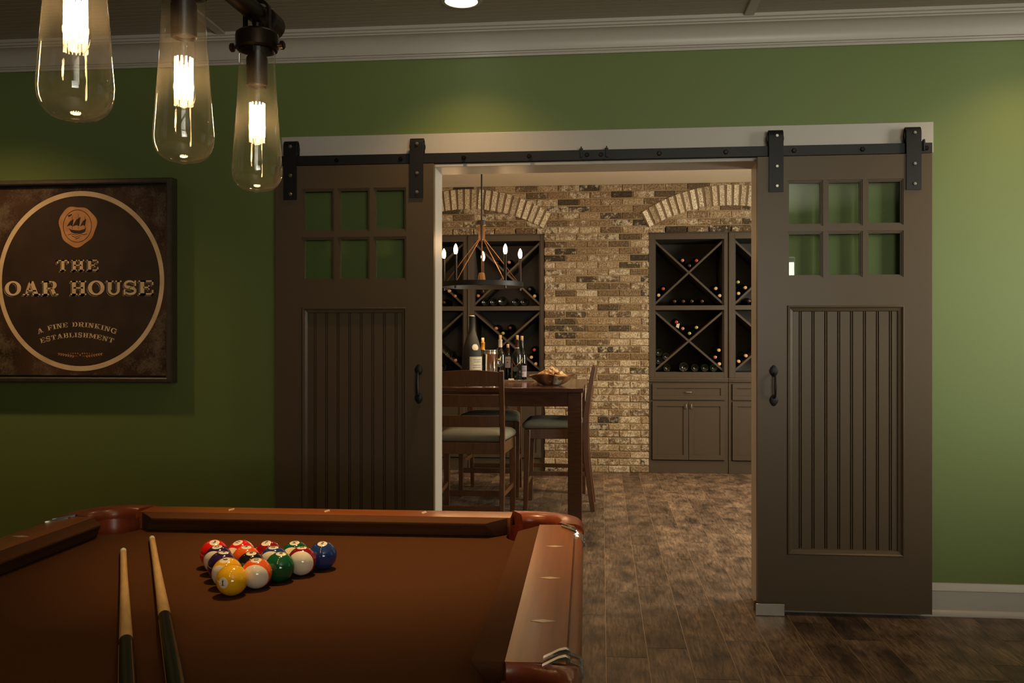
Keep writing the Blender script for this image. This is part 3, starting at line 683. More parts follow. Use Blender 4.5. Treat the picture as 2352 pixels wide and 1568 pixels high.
for k, y in enumerate((.560, .280, .0, -.280, -.560)): pendant(k, y)

# ================================================================== POOL TABLE
TZ = .752
pt = thing('pool_table', 'cherry wood pool table with brown cloth, diamond inlays and red leather pockets', 'pool table', (-.670, 1.107, 0), math.radians(1.0))
# bed with pocket cut-outs
W2, L2 = .495, 1.0
PC = [(.523, 1.028), (.560, 0), (.523, -1.028), (-.523, -1.028), (-.560, 0), (-.523, 1.028)]
bed = bmesh.new()
outline = []
def circ(c, r, a0, a1, n=10): return [(c[0]+r*math.cos(math.radians(a0+(a1-a0)*i/n)), c[1]+r*math.sin(math.radians(a0+(a1-a0)*i/n))) for i in range(n+1)]
outline += [(.56, -.95), (.56, -.062)]+circ(PC[1], .062, 270, 90)+[(.56, .062), (.56, .965)]+circ(PC[0], .064, 300, 150)+[(.465, 1.07), (-.465, 1.07)]+circ(PC[5], .064, 30, -120)+[(-.56, .965), (-.56, .062)]+circ(PC[4], .062, 90, -90)+[(-.56, -.062), (-.56, -.965)]+circ(PC[3], .064, 120, -30)+[(-.465, -1.07), (.465, -1.07)]+circ(PC[2], .064, 210, 60)
MB().prism(outline, TZ-.03, TZ, 'z').ob('bed', M['felt'], pt, smooth=0)
nose = [(.0, .036), (.0, .031), (.012, .018), (.022, .001), (.055, .001), (.055, .0405), (.047, .0405), (.012, .0375)]
wood = [(.047, -.01), (.047, .041), (.118, .0415), (.128, .040), (.1305, .036), (.1305, .032), (.138, .031), (.146, .027), (.149, .020), (.149, .012), (.143, .004), (.1415, -.02), (.1415, -.11), (.134, -.116), (.134, -.125), (.09, -.125), (.09, -.01)]
def rail(fn, a0, a1, c0, c1, m, nm=''):
    """fn(u, t) -> (x, y); u outward from the nose, t along. c0/c1: how much the cushion face flares back at the ends"""
    r = MB()
    def ring(prof, t, fl=0, sgn=1): return [(*fn(u, t+sgn*fl*u), TZ+z_) for u, z_ in prof]
    r.rings([ring(nose, a0, c0, -1), ring(nose, a1, c1, 1)]); cu = r.ob('cushion', M['felt2'], pt, smooth=0, bevel=.0015)
    wd = MB(); wd.rings([ring(wood, a0-.053*c0-.001), ring(wood, a1+.053*c1+.001)]); wo = wd.ob('rail', m, pt, smooth=25)
    return wo
cf, sf = 1.0, .30
R1 = rail(lambda u, t: (W2+u, t), .090, .918, sf, cf, M['rail']); R2 = rail(lambda u, t: (W2+u, t), -.918, -.090, cf, sf, M['rail'])
R3 = rail(lambda u, t: (-W2-u, t), .090, .918, sf, cf, M['rail']); R4 = rail(lambda u, t: (-W2-u, t), -.918, -.090, cf, sf, M['rail'])
R5 = rail(lambda u, t: (t, L2+u), -.413, .413, cf, cf, M['railx']); R6 = rail(lambda u, t: (t, -L2-u), -.413, .413, cf, cf, M['railx'])
def diamond(x, y, along):
    a, b = (.0075, .019) if along == 'y' else (.013, .0065)
    if along == 'y': pts = [(x-.019, y), (x, y-.0075), (x+.019, y), (x, y+.0075)]
    else: pts = [(x-.0075, y), (x, y-.019), (x+.0075, y), (x, y+.019)]
    MB().prism(pts, TZ+.0405, TZ+.0420, 'z').ob('diamond_inlay', M['pearl'], pt, smooth=0)
for s_ in (-1, 1):
    for y in (.25, .50, .75, -.25, -.50, -.75): diamond(s_*(W2+.090), y, 'y')
    for x in (-.2475, 0, .2475): diamond(x, s_*(L2+.093), 'x')
# pockets: leather covered castings, cups, nickel bands
def pocket(c, kind, sx, sy):
    a0, a1 = (-28, 118) if kind == 'corner' else (-104, 104)
    n = 28; rings = []; cup = []
    for i in range(n+1):
        a = math.radians(a0+(a1-a0)*i/n); dx, dy = math.cos(a), math.sin(a)
        cx_, cy_ = (.523, 1.028) if kind == 'corner' else (.560, 0)
        if kind == 'corner':
            # distance to the rounded outer corner of the table
            X1, Y1, rr = W2+.150, L2+.150, .125; lo, hi = 0, .3
            for _ in range(30):
                mid = (lo+hi)/2; x, y = cx_+dx*mid, cy_+dy*mid
                inside = x < X1 and y < Y1 and not (x > X1-rr and y > Y1-rr and math.hypot(x-X1+rr, y-Y1+rr) > rr)
                lo, hi = (mid, hi) if inside else (lo, mid)
            ro = lo
        else: ro = min((W2+.150-cx_)/dx if dx > .001 else 9, .074/max(abs(dy), 1e-6))
        ri = .060; w_ = ro-ri; q1, q2, q3, q4 = min(.012, w_*.3), min(.022, w_*.5), min(.008, w_*.3), min(.012, w_*.35)
        prof = [(ri+q1*.8, -.03), (ri+.002, .016), (ri, .026), (ri+q1*.35, .036), (ri+q1, .0415), (ro-q2, .043), (ro-q3, .040), (ro-.001, .032), (ro, .02), (ro-.002, -.002), (ro-q4, -.028), (ro-q4, -.05), (ri+q1, -.05)]
        rings.append([((cx_+dx*r)*sx, (cy_+dy*r)*sy, TZ+z_) for r, z_ in prof])
    p = MB().rings(rings).ob('pocket', M['leather'], pt, smooth=40)
    cu = MB(); R = []
    b0, b1 = (a0-50, a1+50) if kind == 'corner' else (-110, 110)
    for (r, z_) in ((.063, .020), (.060, -.01), (.055, -.05), (.058, -.09), (.04, -.115), (.002, -.12)):
        R.append([((cx_+r*math.cos(math.radians(b0+(b1-b0)*i/24)))*sx, (cy_+r*math.sin(math.radians(b0+(b1-b0)*i/24)))*sy, TZ+z_) for i in range(25)])
    cu.rings(R, False); cu.ob('pocket_cup', M['leather'], p, smooth=60)
    # nickel bands where casting meets the rail ends
    for t in ((a0, a1)):
        pass
for sx in (-1, 1):
    for sy in (-1, 1): pocket(None, 'corner', sx, sy)
    pocket(None, 'side', sx, 1)
def band(fn, t):
    prof = [(0, 0), (0, 0), (.098, .0413)]+[(u, z_) for u, z_ in wood[2:13]]
    for off, wdt in ((-.006, .012), (-.036, .012)):
        b = MB(); R = []
        for dt, e in ((off, .0), (off+.001, .0035), (off+wdt-.001, .0035), (off+wdt, 0)):
            R.append([(*fn(u+(e if k_ > 2 else 0), t+dt+.052*math.sin(min(1, (u-.098)/.05)*PI/2)), TZ+z_+(e if k_ < 5 else 0)) for k_, (u, z_) in enumerate(prof[2:])])
        b.rings(R, False); b.ob('nickel_band', M['chrome'], pt, smooth=50)
for sx in (-1, 1):
    for s_ in (-1, 1):
        band(lambda u, t: (sx*(W2+u), t*s_), .084)
        band(lambda u, t: (sx*(W2+u), (1.028-t)*s_), .078)
# cabinet body and legs
MB().prism([(-.56, -1.08), (.56, -1.08), (.56, 1.08), (-.56, 1.08)], TZ-.26, TZ-.031, 'z').ob('cabinet', M['rail'], pt, bevel=.01)
for sx in (-1, 1):
    for sy in (-1, 1):
        MB().lathe([(.07, TZ-.262), (.085, TZ-.28), (.085, TZ-.33), (.06, TZ-.35), (.075, TZ-.42), (.075, TZ-.48), (.05, .16), (.045, .10), (.065, .06), (.06, .001)], (sx*.44, sy*.88, 0), 24).ob('leg', M['rail'], pt)

# balls ---------------------------------------------------------------------
BR = .028575
BALLC = {1: (.92, .50, .014), 2: (.018, .045, .19), 3: (.78, .012, .010), 4: (.035, .012, .075), 5: (.88, .13, .015), 6: (.008, .10, .035), 7: (.26, .008, .012), 8: (.012, .010, .009)}
CREAM = (.93, .84, .66)
def ball_mat(n):
    c = BALLC[n if n < 9 else n-8]
    m, N, L, B = nt('ball_%d_resin' % n); B.inputs['Roughness'].default_value = .1; B.inputs['Coat Weight'].default_value = .6; B.inputs['Coat Roughness'].default_value = .03
    tc = N.new('ShaderNodeTexCoord'); nm = N.new('ShaderNodeVectorMath'); nm.operation = 'NORMALIZE'; L.new(tc.outputs['Object'], nm.inputs[0])
    sp = N.new('ShaderNodeSeparateXYZ'); L.new(nm.outputs[0], sp.inputs[0])
    def thr(sock, v):
        a = N.new('ShaderNodeMath'); a.operation = 'ABSOLUTE'; L.new(sock, a.inputs[0])
        g_ = N.new('ShaderNodeMath'); g_.operation = 'GREATER_THAN'; L.new(a.outputs[0], g_.inputs[0]); g_.inputs[1].default_value = v; return g_.outputs[0]
    d = thr(sp.outputs[2], .938)
    if n > 8:
        s_ = thr(sp.outputs[0], .52); a = N.new('ShaderNodeMath'); a.operation = 'MAXIMUM'; L.new(d, a.inputs[0]); L.new(s_, a.inputs[1]); d = a.outputs[0]
    x = N.new('ShaderNodeMix'); x.data_type = 'RGBA'; L.new(d, x.inputs[0]); x.inputs[6].default_value = (*c, 1); x.inputs[7].default_value = (*CREAM, 1)
    L.new(x.outputs[2], B.inputs['Base Color']); return m
names = {1: 'yellow', 2: 'blue', 3: 'red', 4: 'purple', 5: 'orange', 6: 'green', 7: 'maroon', 8: 'black'}
def number_mesh(n):
    cu = bpy.data.curves.new('digits', 'FONT'); cu.body = str(n); cu.align_x = 'CENTER'; cu.align_y = 'CENTER'; cu.size = .0125 if n < 10 else .0105; cu.offset = .0004
    to = bpy.data.objects.new('digits', cu); me = bpy.data.meshes.new_from_object(to); bpy.data.objects.remove(to); bpy.data.curves.remove(cu)
    b = bmesh.new(); b.from_mesh(me)
    if n in (1, 7):   # foot serif / thicker stroke of the old style figures
        for q in ([(-.0028, -.0047), (.0028, -.0047), (.0028, -.0035), (-.0028, -.0035)], [(-.0024, .0022), (-.0002, .0044), (-.0002, .0028), (-.0022, .0014)]) if n == 1 else ([(-.0030, .0026), (-.0022, .0026), (-.0022, .0044), (-.0030, .0044)],):
            b.faces.new([b.verts.new((x, y, 0)) for x, y in q])
    bmesh.ops.triangulate(b, faces=b.faces); bmesh.ops.subdivide_edges(b, edges=[e for e in b.edges if e.calc_length() > .002], cuts=2)
    r = BR*1.006
    for v in b.verts:
        x, y = v.co.x, v.co.y; z_ = math.sqrt(max(1e-9, r*r-x*x-y*y)); v.co = (x, y, z_)
    b.to_mesh(me); b.free(); me.materials.clear(); me.materials.append(M['ink']); return me
bs = MB().sphere((0,0,0), BR, 48, 32).ob('ball_source', M['ink'], smooth=80); ball_me = bs.data; bpy.data.objects.remove(bs)
# rack rows from the apex: (ball, number-disc direction, cap axis heading, label detail)
rows = [[(1, (-.20, -.98, .05), 0)],
        [(9, (0, 0, 1), 262), (13, (0, 0, 1), 282)],
        [(4, (.10, -.05, .98), 0), (8, (.07, -.16, .98), 0), (6, (.14, -.14, .98), 0)],
        [(12, (0, 0, 1), 270), (5, (.08, -.12, .99), 0), (10, (0, 0, 1), 272), (15, (0, 0, 1), 282)],
        [(3, (.18, -.34, .92), 0), (11, (0, 0, 1), 250), (7, (-.02, -.34, .93), 0), (14, (0, 0, 1), 272), (2, (.06, -.30, .94), 0)]]
DIP = {9: .30, 13: .22, 12: .18, 10: .12, 15: .06, 11: .38, 14: .25}
detail = {1: 'at the apex of the rack', 2: 'at the right end of the back row', 3: 'at the left end of the back row'}
ang = math.radians(2.0)
apex = Vector((-.679, 1.594, TZ+BR))
for r_, rowb in enumerate(rows):
    for i, (n, nd, hd) in enumerate(rowb):
        lx = (i-r_/2)*2.004*BR; ly = r_*2.004*BR*math.sqrt(3)/2
        me = ball_me.copy(); me.materials.clear(); me.materials.append(ball_mat(n))
        kind = 'solid' if n < 9 else 'striped'; cn = names[n if n < 9 else n-8]
        lab = ('solid %s pool ball with number %d' % (cn, n)) if n < 9 else ('cream pool ball with %s stripe and number %d' % (cn, n))
        lab += ' '+detail.get(n, 'in the rack on the brown cloth')
        o = bpy.data.objects.new('pool_ball', me); C.objects.link(o); tag(o, lab, 'pool ball', 'racked pool balls on the brown cloth')
        o.location = apex+Vector((lx*math.cos(ang)-ly*math.sin(ang), lx*math.sin(ang)+ly*math.cos(ang), 0))
        zax = Vector(nd).normalized(); h_ = math.radians(hd if hd else 180)
        xa = Vector((math.cos(h_), math.sin(h_), 0)) if hd else Vector((1, 0, 0))
        if hd:   # cap axis fixed, disc direction made perpendicular to it
            xa = (xa+Vector((0, 0, -DIP[n]))).normalized(); zax = (zax-xa*zax.dot(xa)).normalized(); yax = zax.cross(xa)
        else: xa = (xa-zax*xa.dot(zax)).normalized(); yax = zax.cross(xa)
        o.rotation_euler = Matrix((xa, yax, zax)).transposed().to_euler()
        d = bpy.data.objects.new('number', number_mesh(n)); C.objects.link(d); d.parent = o
# cues ------------------------------------------------------------------------
def cue(tip, through, label, gr):
    tip = Vector(tip); d = (Vector(through)-tip).normalized(); L_ = 1.46
    t = thing('pool_cue', label, 'pool cue', tip, group=gr); t.rotation_euler = (-d).to_track_quat('-Z', 'Y').to_euler()
    # local +Z runs from the tip towards the butt
    t.rotation_euler = d.to_track_quat('Z', 'Y').to_euler()
    MB().lathe([(.0030, 0), (.0060, .0015), (.0064, .004), (.0064, .010)], seg=20).ob('tip', M['tip'], t)
    MB().lathe([(.0065, .010), (.0066, .030)], seg=20).ob('ferrule', M['ferrule'], t)
    MB().lathe([(.0066, .030), (.0070, .25), (.0088, .50), (.0104, .672)], seg=24).ob('shaft', M['maple'], t)
    MB().lathe([(.0104, .672), (.0107, .69), (.0125, 1.0), (.0140, 1.30), (.0146, 1.44), (.0125, L_)], seg=24).ob('butt', M['cueblack'], t)
    for k_ in range(2):
        a = .9+k_*1.9
        MB().beam([(.0108*math.cos(a), .0108*math.sin(a), .70), (.0133*math.cos(a), .0133*math.sin(a), 1.1)], .0012, .0008).ob('inlay_line', M['gold'], t, smooth=0)
    return t
bz = TZ+.0071
cue((-1.053, 1.886, bz), (-.633-.001, 1.146, bz+.0056), 'left pool cue lying on the brown cloth, its tip farther from the corner pocket', 'pool cues lying on the table')
cue((-1.052, 2.011, bz), (-.570, 1.152, bz+.0065), 'right pool cue with maple shaft lying nearer the rack of balls', 'pool cues lying on the table')

# ================================================================== WINE CABINETS
def cabinet(x0, mirror, label, gr='built in wine cabinets'):
    W_ = .7285; x1 = x0+W_; t = thing('wine_cabinet', label, 'cabinet', (x0, 8.435, 0), group=gr)
    yb = .48
    def P(m): return m
    a, b = .056, .690   # opening
    zt = 2.245
    body = MB().box(.004, .020, .02, yb, 0, zt).box(W_-.020, W_-.004, .02, yb, 0, zt).box(.004, W_-.004, yb-.01, yb, 0, zt).box(.02, W_-.02, .02, yb-.01, .838, .870).box(.02, W_-.02, .02, yb-.01, 2.17, zt).box(.02, W_-.02, .02, yb-.01, .10, .115)
    body.box(a-.002, a+.012, .02, yb-.01, .90, 2.17).box(b-.012, b+.002, .02, yb-.01, .90, 2.17).box(a, b, .02, yb-.01, .918, .936).box(a, b, .02, yb-.01, 1.515, 1.552)
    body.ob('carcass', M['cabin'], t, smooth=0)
    f = MB().box(0.002, a, 0, .02, .885, zt).box(b, W_-.002, 0, .02, .885, zt).box(a, b, 0, .02, 2.168, zt).box(a, b, 0, .02, 1.512, 1.554).box(a, b, 0, .02, .885, .936)
    f.box(0.002, W_-.002, 0, .02, 0, .118).box(0.002, .030, 0, .02, .118, .846).box(W_-.036, W_-.002, 0, .02, .118, .846).box(.03, W_-.036, 0, .02, .66, .682).box(.03, W_-.036, 0, .02, .826, .846)
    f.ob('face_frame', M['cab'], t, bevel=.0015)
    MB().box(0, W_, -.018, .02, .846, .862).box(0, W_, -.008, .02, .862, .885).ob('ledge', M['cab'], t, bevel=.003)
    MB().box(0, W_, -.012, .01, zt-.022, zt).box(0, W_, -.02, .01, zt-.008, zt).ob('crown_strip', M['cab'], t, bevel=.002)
    MB().box(.001, .014, -.012, .02, .886, zt-.023).ob('edge_bead', M['cab'], t, bevel=.004)
    for z0, z1 in ((1.554, 2.168), (.936, 1.512)):
        for (xa, xb, dd) in ((a, b, 0), (b, a, .003)):
            m = MB().beam([(xa, .02+(yb-.03)/2, z0+.012), (xb, .02+(yb-.03)/2, z1-.012)], yb-.04-dd, .018, (0, 1, 0))
            m.ob('cross_divider', M['cab'], t, smooth=0)
    dr = MB()
    def shaker(x0_, x1_, z0_, z1_, nm, rail_=.045):
        m = MB().box(x0_, x1_, -.018, 0, z0_, z0_+rail_).box(x0_, x1_, -.018, 0, z1_-rail_, z1_).box(x0_, x0_+rail_, -.018, 0, z0_+rail_, z1_-rail_).box(x1_-rail_, x1_, -.018, 0, z0_+rail_, z1_-rail_).box(x0_+rail_, x1_-rail_, -.008, 0, z0_+rail_, z1_-rail_)
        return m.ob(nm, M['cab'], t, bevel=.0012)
    dw = shaker(.034, .698, .680, .828, 'drawer', .040)
    d1 = shaker(.034, .364, .125, .665, 'door'); d2 = shaker(.368, .698, .125, .665, 'door')
    MB().tube([(.342, -.018, .752), (.344, -.034, .752), (.366, -.038, .753), (.388, -.034, .752), (.390, -.018, .752)], .0045, 8).ob('handle', M['steel'], dw)
    for hx, d_ in ((.343, d1), (.391, d2)):
        MB().tube([(hx, -.018, .600), (hx, -.034, .603), (hx, -.038, .62), (hx, -.034, .637), (hx, -.018, .640)], .0045, 8).ob('handle', M['steel'], d_)
    return t
cabinet(.43, 0, 'brown wine cabinet immediately right of the brick pillar')
cabinet(1.16, 0, 'brown wine cabinet cut off by the right sliding door')
cabinet(-1.27, 0, 'brown wine cabinet left of the brick pillar behind the chandelier')
cabinet(-2.00, 0, 'brown wine cabinet cut off by the left sliding door')

# bottles in the racks ------------------------------------------------------------
def rack_bottle(x, z, kind, label, group, r=.0375):
    """lying bottle; neck forward (cork, rose, red, gold, dark) or butt forward"""
    t = thing('wine_bottle', label, 'bottle', (x, 8.46, z), group=group)
    if kind == 'butt':
        MB().lathe([(.001, .022), (r*.45, .016), (r*.72, .003), (r*.86, 0), (r*.97, .004), (r, .012), (r, .19), (r*.8, .215), (.016, .25), (.014, .30)], seg=20, axis='y').ob('glass', M['bottleblack'], t, smooth=50)
    else:
        MB().lathe([(.0145, .004), (.0145, .028), (.0135, .03), (.0135, .09), (.02, .115), (r*.8, .135), (r, .155), (r, .31), (r*.8, .315)], seg=20, axis='y').ob('glass', M['bottleblack'], t, smooth=50)
        cm = {'cork': 'cork', 'rose': 'caprose', 'red': 'capred', 'gold': 'capgold', 'dark': 'capdark'}[kind]
        MB().lathe([(.001, -.001), (.0125, -.001), (.0148, .001), (.0152, .05)], seg=16, axis='y', cap1=False).ob('capsule', M[cm], t, smooth=50)
    return t
G = 'wine bottles lying in the racks'
RU = 'upper rack right of brick pillar'; RL = 'lower rack right of brick pillar'; LU = 'upper rack left of brick pillar'; LL = 'lower rack left of brick pillar'
data = [
 (.745, 1.975, 'rose', 'left bottle with copper capsule in the top V, '+RU), (.873, 1.972, 'red', 'right bottle with red capsule in the top V, '+RU), (.808, 1.925, 'dark', 'bottom dark bottle in the top V, '+RU),
 (.567, 1.712, 'red', 'upper dull red capped bottle in the left corner, '+RU), (.525, 1.652, 'cork', 'lower bottle with pale capsule in the left corner, '+RU),
 (1.050, 1.712, 'cork', 'upper bottle with pale capsule in the right corner, '+RU), (1.085, 1.645, 'cork', 'lower bottle with pale capsule in the right corner, '+RU),
 (.672, 1.5935, 'dark', 'leftmost dark bottle on the floor of the '+RU), (.752, 1.5935, 'dark', 'second dark bottle on the floor of the '+RU), (.831, 1.5935, 'dark', 'third dark bottle on the floor of the '+RU), (.924, 1.5935, 'dark', 'dark bottle, rightmost on the floor of the '+RU),
 (1.252, 1.770, 'gold', 'olive capped bottle, topmost in the rack beside the right sliding door'), (1.318, 1.718, 'cork', 'pale capped right bottle in the upper rack beside the right sliding door'), (1.256, 1.665, 'cork', 'pale capped lowest bottle in the upper rack beside the right sliding door'),
 (1.352, 1.5935, 'dark', 'dark bottle, left of two on the rack floor beside the right sliding door'), (1.430, 1.5935, 'dark', 'dark bottle, right of two on the rack floor beside the right sliding door'),
 (.690, 1.400, 'red', 'red capped bottle with a paper tag in the '+RL), (.747, 1.340, 'rose', 'copper capped bottle in the V of the '+RL), (.873, 1.350, 'gold', 'upper olive capped bottle in the V of the '+RL), (.809, 1.295, 'gold', 'lowest olive capped bottle in the V of the '+RL),
 (.527, 1.118, 'butt', 'topmost bottle lying base first in the left corner, '+RL), (.592, 1.080, 'butt', 'right bottle lying base first in the left corner, '+RL), (.528, 1.040, 'butt', 'lowest bottle lying base first in the left corner, '+RL),
 (.600, .9750, 'butt', 'leftmost bottle base on the floor of the '+RL), (.754, .9750, 'butt', 'large second bottle base on the floor of the '+RL), (.856, .9750, 'butt', 'third bottle base on the floor of the '+RL), (.946, .9750, 'butt', 'fourth bottle base on the floor of the '+RL), (1.028, .9750, 'butt', 'rightmost bottle base on the floor of the '+RL),
 (1.078, 1.139, 'cork', 'topmost pale capped bottle in the right corner of the '+RL), (1.045, 1.074, 'rose', 'orange capped bottle in the right corner of the '+RL), (1.083, 1.012, 'cork', 'lowest pale capped bottle in the right corner of the '+RL),
 (1.324, 1.088, 'cork', 'right pale capped bottle in the lower rack beside the right sliding door'), (1.258, 1.036, 'cork', 'left pale capped bottle in the lower rack beside the right sliding door'),
 (-1.454, 1.702, 'cork', 'upper pale capped bottle in the rack beside the left sliding door'), (-1.398, 1.654, 'rose', 'copper capped bottle in the rack beside the left sliding door'), (-1.507, 1.5935, 'dark', 'dark bottle on the rack floor beside the left sliding door'),
 (-1.172, 1.672, 'rose', 'bottle in the left corner of the '+LU) if False else (-1.175, 1.655, 'rose', 'bottle in the left corner of the '+LU),
 (-1.105, 1.5935, 'butt', 'leftmost bottle base on the floor of the '+LU), (-1.024, 1.5935, 'butt', 'second bottle base on the floor of the '+LU), (-.940, 1.5935, 'butt', 'large middle bottle base on the floor of the '+LU), (-.812, 1.5935, 'butt', 'fourth bottle base on the floor of the '+LU), (-.733, 1.5935, 'butt', 'rightmost bottle base on the floor of the '+LU),
 (-.685, 1.715, 'dark', 'upper dark bottle in the right corner of the '+LU), (-.636, 1.650, 'cork', 'lower pale capped bottle in the right corner of the '+LU),
 (-.880, 1.972, 'rose', 'right bottle in the V of the rack behind the chandelier'), (-1.00, 1.968, 'dark', 'left dark bottle in the V of the rack behind the chandelier'),
 (-1.003, 1.345, 'rose', 'left bottle in the V of the '+LL), (-.872, 1.348, 'dark', 'right dark bottle in the V of the '+LL), (-.938, 1.298, 'gold', 'lowest bottle in the V of the '+LL),
 (-.640, 1.140, 'red', 'topmost red capped bottle in the right corner of the '+LL), (-.668, 1.070, 'cork', 'middle pale capped bottle in the right corner of the '+LL), (-.625, 1.008, 'cork', 'lowest pale capped bottle in the right corner of the '+LL),
 (-1.455, 1.100, 'butt', 'bottle base above its neighbours in the lower rack beside the left sliding door'), (-1.395, 1.040, 'rose', 'copper capped bottle in the lower rack beside the left sliding door'), (-1.520, .9750, 'butt', 'bottle base on the lower rack floor beside the left sliding door'),
]
tagged = None
for d in data:
    o = rack_bottle(d[0], d[1], d[2], d[3], G, .0455 if d[3].startswith('large') else .0375)
    if d[3].startswith('large'): o.location.z += .008
    if 'paper tag' in d[3]: tagged = o
MB().add([(.0, -.004, -.018), (.028, -.006, -.012), (.020, -.006, -.058), (-.006, -.004, -.044)], [(0,1,2,3)]).add([(.0, -.003, -.018), (.028, -.005, -.012), (.020, -.005, -.058), (-.006, -.003, -.044)], [(3,2,1,0)]).ob('paper_tag', M['paper'], tagged, smooth=0, fixn=False)

# ================================================================== COUNTER TABLE
tb = thing('counter_table', 'dark wood counter height dining table in the wine room holding bottles and a bowl', 'table', (-.89, 6.6, 0))
hx, hy = .77, .70
tm = MB()
tm.box(-hx, hx, -hy, -hy+.10, .884, .914).box(-hx, hx, hy-.10, hy, .884, .914)
n_ = 8
for i in range(n_):
    x0_ = -hx+i*2*hx/n_; tm.box(x0_+.001, x0_+2*hx/n_-.001, -hy+.101, hy-.101, .884, .914)
tm.ob('tabletop', M['ttop'], tb, bevel=.003)
MB().box(-hx+.03, hx-.03, -hy+.025, -hy+.05, .79, .884).box(-hx+.03, hx-.03, hy-.05, hy-.025, .79, .884).box(-hx+.03, -hx+.055, -hy+.05, hy-.05, .79, .884).box(hx-.055, hx-.03, -hy+.05, hy-.05, .79, .884).ob('apron', M['ttop'], tb, bevel=.002)
for sx in (-1, 1):
    for sy in (-1, 1):
        MB().box(sx*(hx-.012), sx*(hx-.105), sy*(hy-.012), sy*(hy-.105), .001, .884).ob('leg', M['ttop'], tb, bevel=.004)

# ================================================================== STOOL CHAIRS
def chair(label):
    """faces +Y, back at y=0"""
    t = thing('counter_chair', label, 'chair', group='counter height chairs around the table')
    bw, fw = .200, .222; m = M['stool']
    for s_ in (-1, 1):
        pts = [(s_*bw, -.055, .001), (s_*bw, -.030, .18), (s_*bw, -.008, .38), (s_*bw, 0, .56), (s_*bw, -.004, .68), (s_*bw, -.028, .86), (s_*bw, -.062, 1.04)]
        MB().beam(pts, .030, [.034, .038, .042, .046, .042, .036, .030], (1, 0, 0)).ob('rear_post', m, t, bevel=.003)
        MB().beam([(s_*fw, .43, .001), (s_*fw, .415, .59)], [.032, .042], [.032, .042], (1, 0, 0)).ob('front_leg', m, t, bevel=.003)
    def slat(z0, z1, y0, y1, crv):
        b = MB(); R = []
        for i in range(11):
            u = -1+2*i/10; y = -crv*(1-u*u); zc = .012*(1-u*u)
            R.append([(u*(bw-.012), y0+y-.009, z0-zc*.0), (u*(bw-.012), y0+y+.009, z0), (u*(bw-.012), y1+y+.009, z1-.008+(zc if z1 > 1 else 0)), (u*(bw-.012), y1+y-.009, z1-.008+(zc if z1 > 1 else 0))])
        b.rings(R).ob('back_slat', m, t, bevel=.002, smooth=30)
    slat(.945, 1.04, -.044, -.060, .022); slat(.815, .900, -.022, -.034, .022); slat(.690, .770, -.008, -.016, .022)
    MB().box(-bw+.012, bw-.012, -.008, .014, .52, .592).ob('seat_rail', m, t, bevel=.002)
    MB().box(-fw+.015, fw-.015, .405, .427, .52, .592).ob('seat_rail', m, t, bevel=.002)
    for s_ in (-1, 1):
        MB().beam([(s_*(bw), .015, .556), (s_*(fw-.002), .405, .556)], .022, .072, (1, 0, 0)).ob('seat_rail', m, t, bevel=.002)
        MB().beam([(s_*bw, -.022, .27), (s_*fw, .42, .27)], .020, .030, (1, 0, 0)).ob('stretcher', m, t, bevel=.002)
    MB().box(-fw+.015, fw-.015, .413, .433, .185, .222).ob('stretcher', m, t, bevel=.002)
    MB().box(-bw+.012, bw-.012, -.034, -.014, .165, .20).ob('stretcher', m, t, bevel=.002)
    cu = MB(); R = []
    def sr(k, ins, z): 
        pts = []
        P4 = [(-bw-.004+ins, .014+ins), (bw+.004-ins, .014+ins), (fw+.020-ins, .45-ins), (-fw-.020+ins, .45-ins)]
        for i in range(4):
            a = Vector(P4[i-1]); b = Vector(P4[i]); c = Vector(P4[(i+1) % 4]); r = .03
            p0 = b+(a-b).normalized()*r; p1 = b+(c-b).normalized()*r
            for q in range(5):
                tt = q/4; pts.append(tuple((p0*(1-tt)**2+b*2*tt*(1-tt)+p1*tt*tt))+(z,))
        return pts
    cu.rings([sr(0, .012, .593), sr(0, .0, .600), sr(0, -.004, .615), sr(0, .002, .632), sr(0, .022, .648), sr(0, .06, .657), sr(0, .12, .661)])
    cu.ob('seat', M['cushion'], t, smooth=60)
    return t
c0 = chair('wooden ladder back counter chair seen from behind, nearest the doorway'); c0.location = (-.815, 5.53, 0)
dup(c0, (-.885, 7.43, 0), (0, 0, PI), 'wooden counter chair on the far side of the table facing the doorway')
dup(c0, (-.120, 6.66, 0), (0, 0, PI/2), 'wooden counter chair at the right end of the table seen from the side')
dup(c0, (-1.70, 6.60, 0), (0, 0, -PI/2), 'wooden counter chair at the left end of the table, mostly behind the left door')

# ================================================================== CHANDELIER
ch = thing('chandelier', 'black ring chandelier with five glowing candle bulbs over the counter table', 'chandelier', (-.885, 6.567, 0))
R0 = .30
MB().rings([[((R0+dr)*math.cos(2*PI*i/64), (R0+dr)*math.sin(2*PI*i/64), z_) for i in range(64)] for dr, z_ in ((-.006, 1.620), (.006, 1.620), (.008, 1.637), (.006, 1.655), (-.006, 1.655), (-.006, 1.620))], True, False, False).ob('ring', M['iron'], ch, smooth=40)
MB().tube([(0, 0, 2.11), (0, 0, CZ-.02)], .006, 10).ob('rod', M['iron'], ch)
MB().lathe([(.055, CZ-.024), (.06, CZ-.015), (.06, CZ-.001)], seg=28).ob('canopy', M['iron'], ch)
MB().lathe([(.030, 2.078), (.034, 2.082), (.034, 2.108), (.030, 2.112)], seg=24).lathe([(.010, 1.97), (.010, 2.08)], seg=12).ob('hub', M['iron'], ch)
MB().tube([(0, 0, 1.98), (0, 0, 1.72)], .004, 8).lathe([(.033, 1.665), (.022, 1.725), (.008, 1.728)], seg=20, cap0=False).ob('downlight_cone', M['armmetal'], ch)
MB().lathe([(.001, 1.655), (.026, 1.656), (.030, 1.664)], seg=20, cap0=False).ob('downlight_lens', M['candle'], ch)
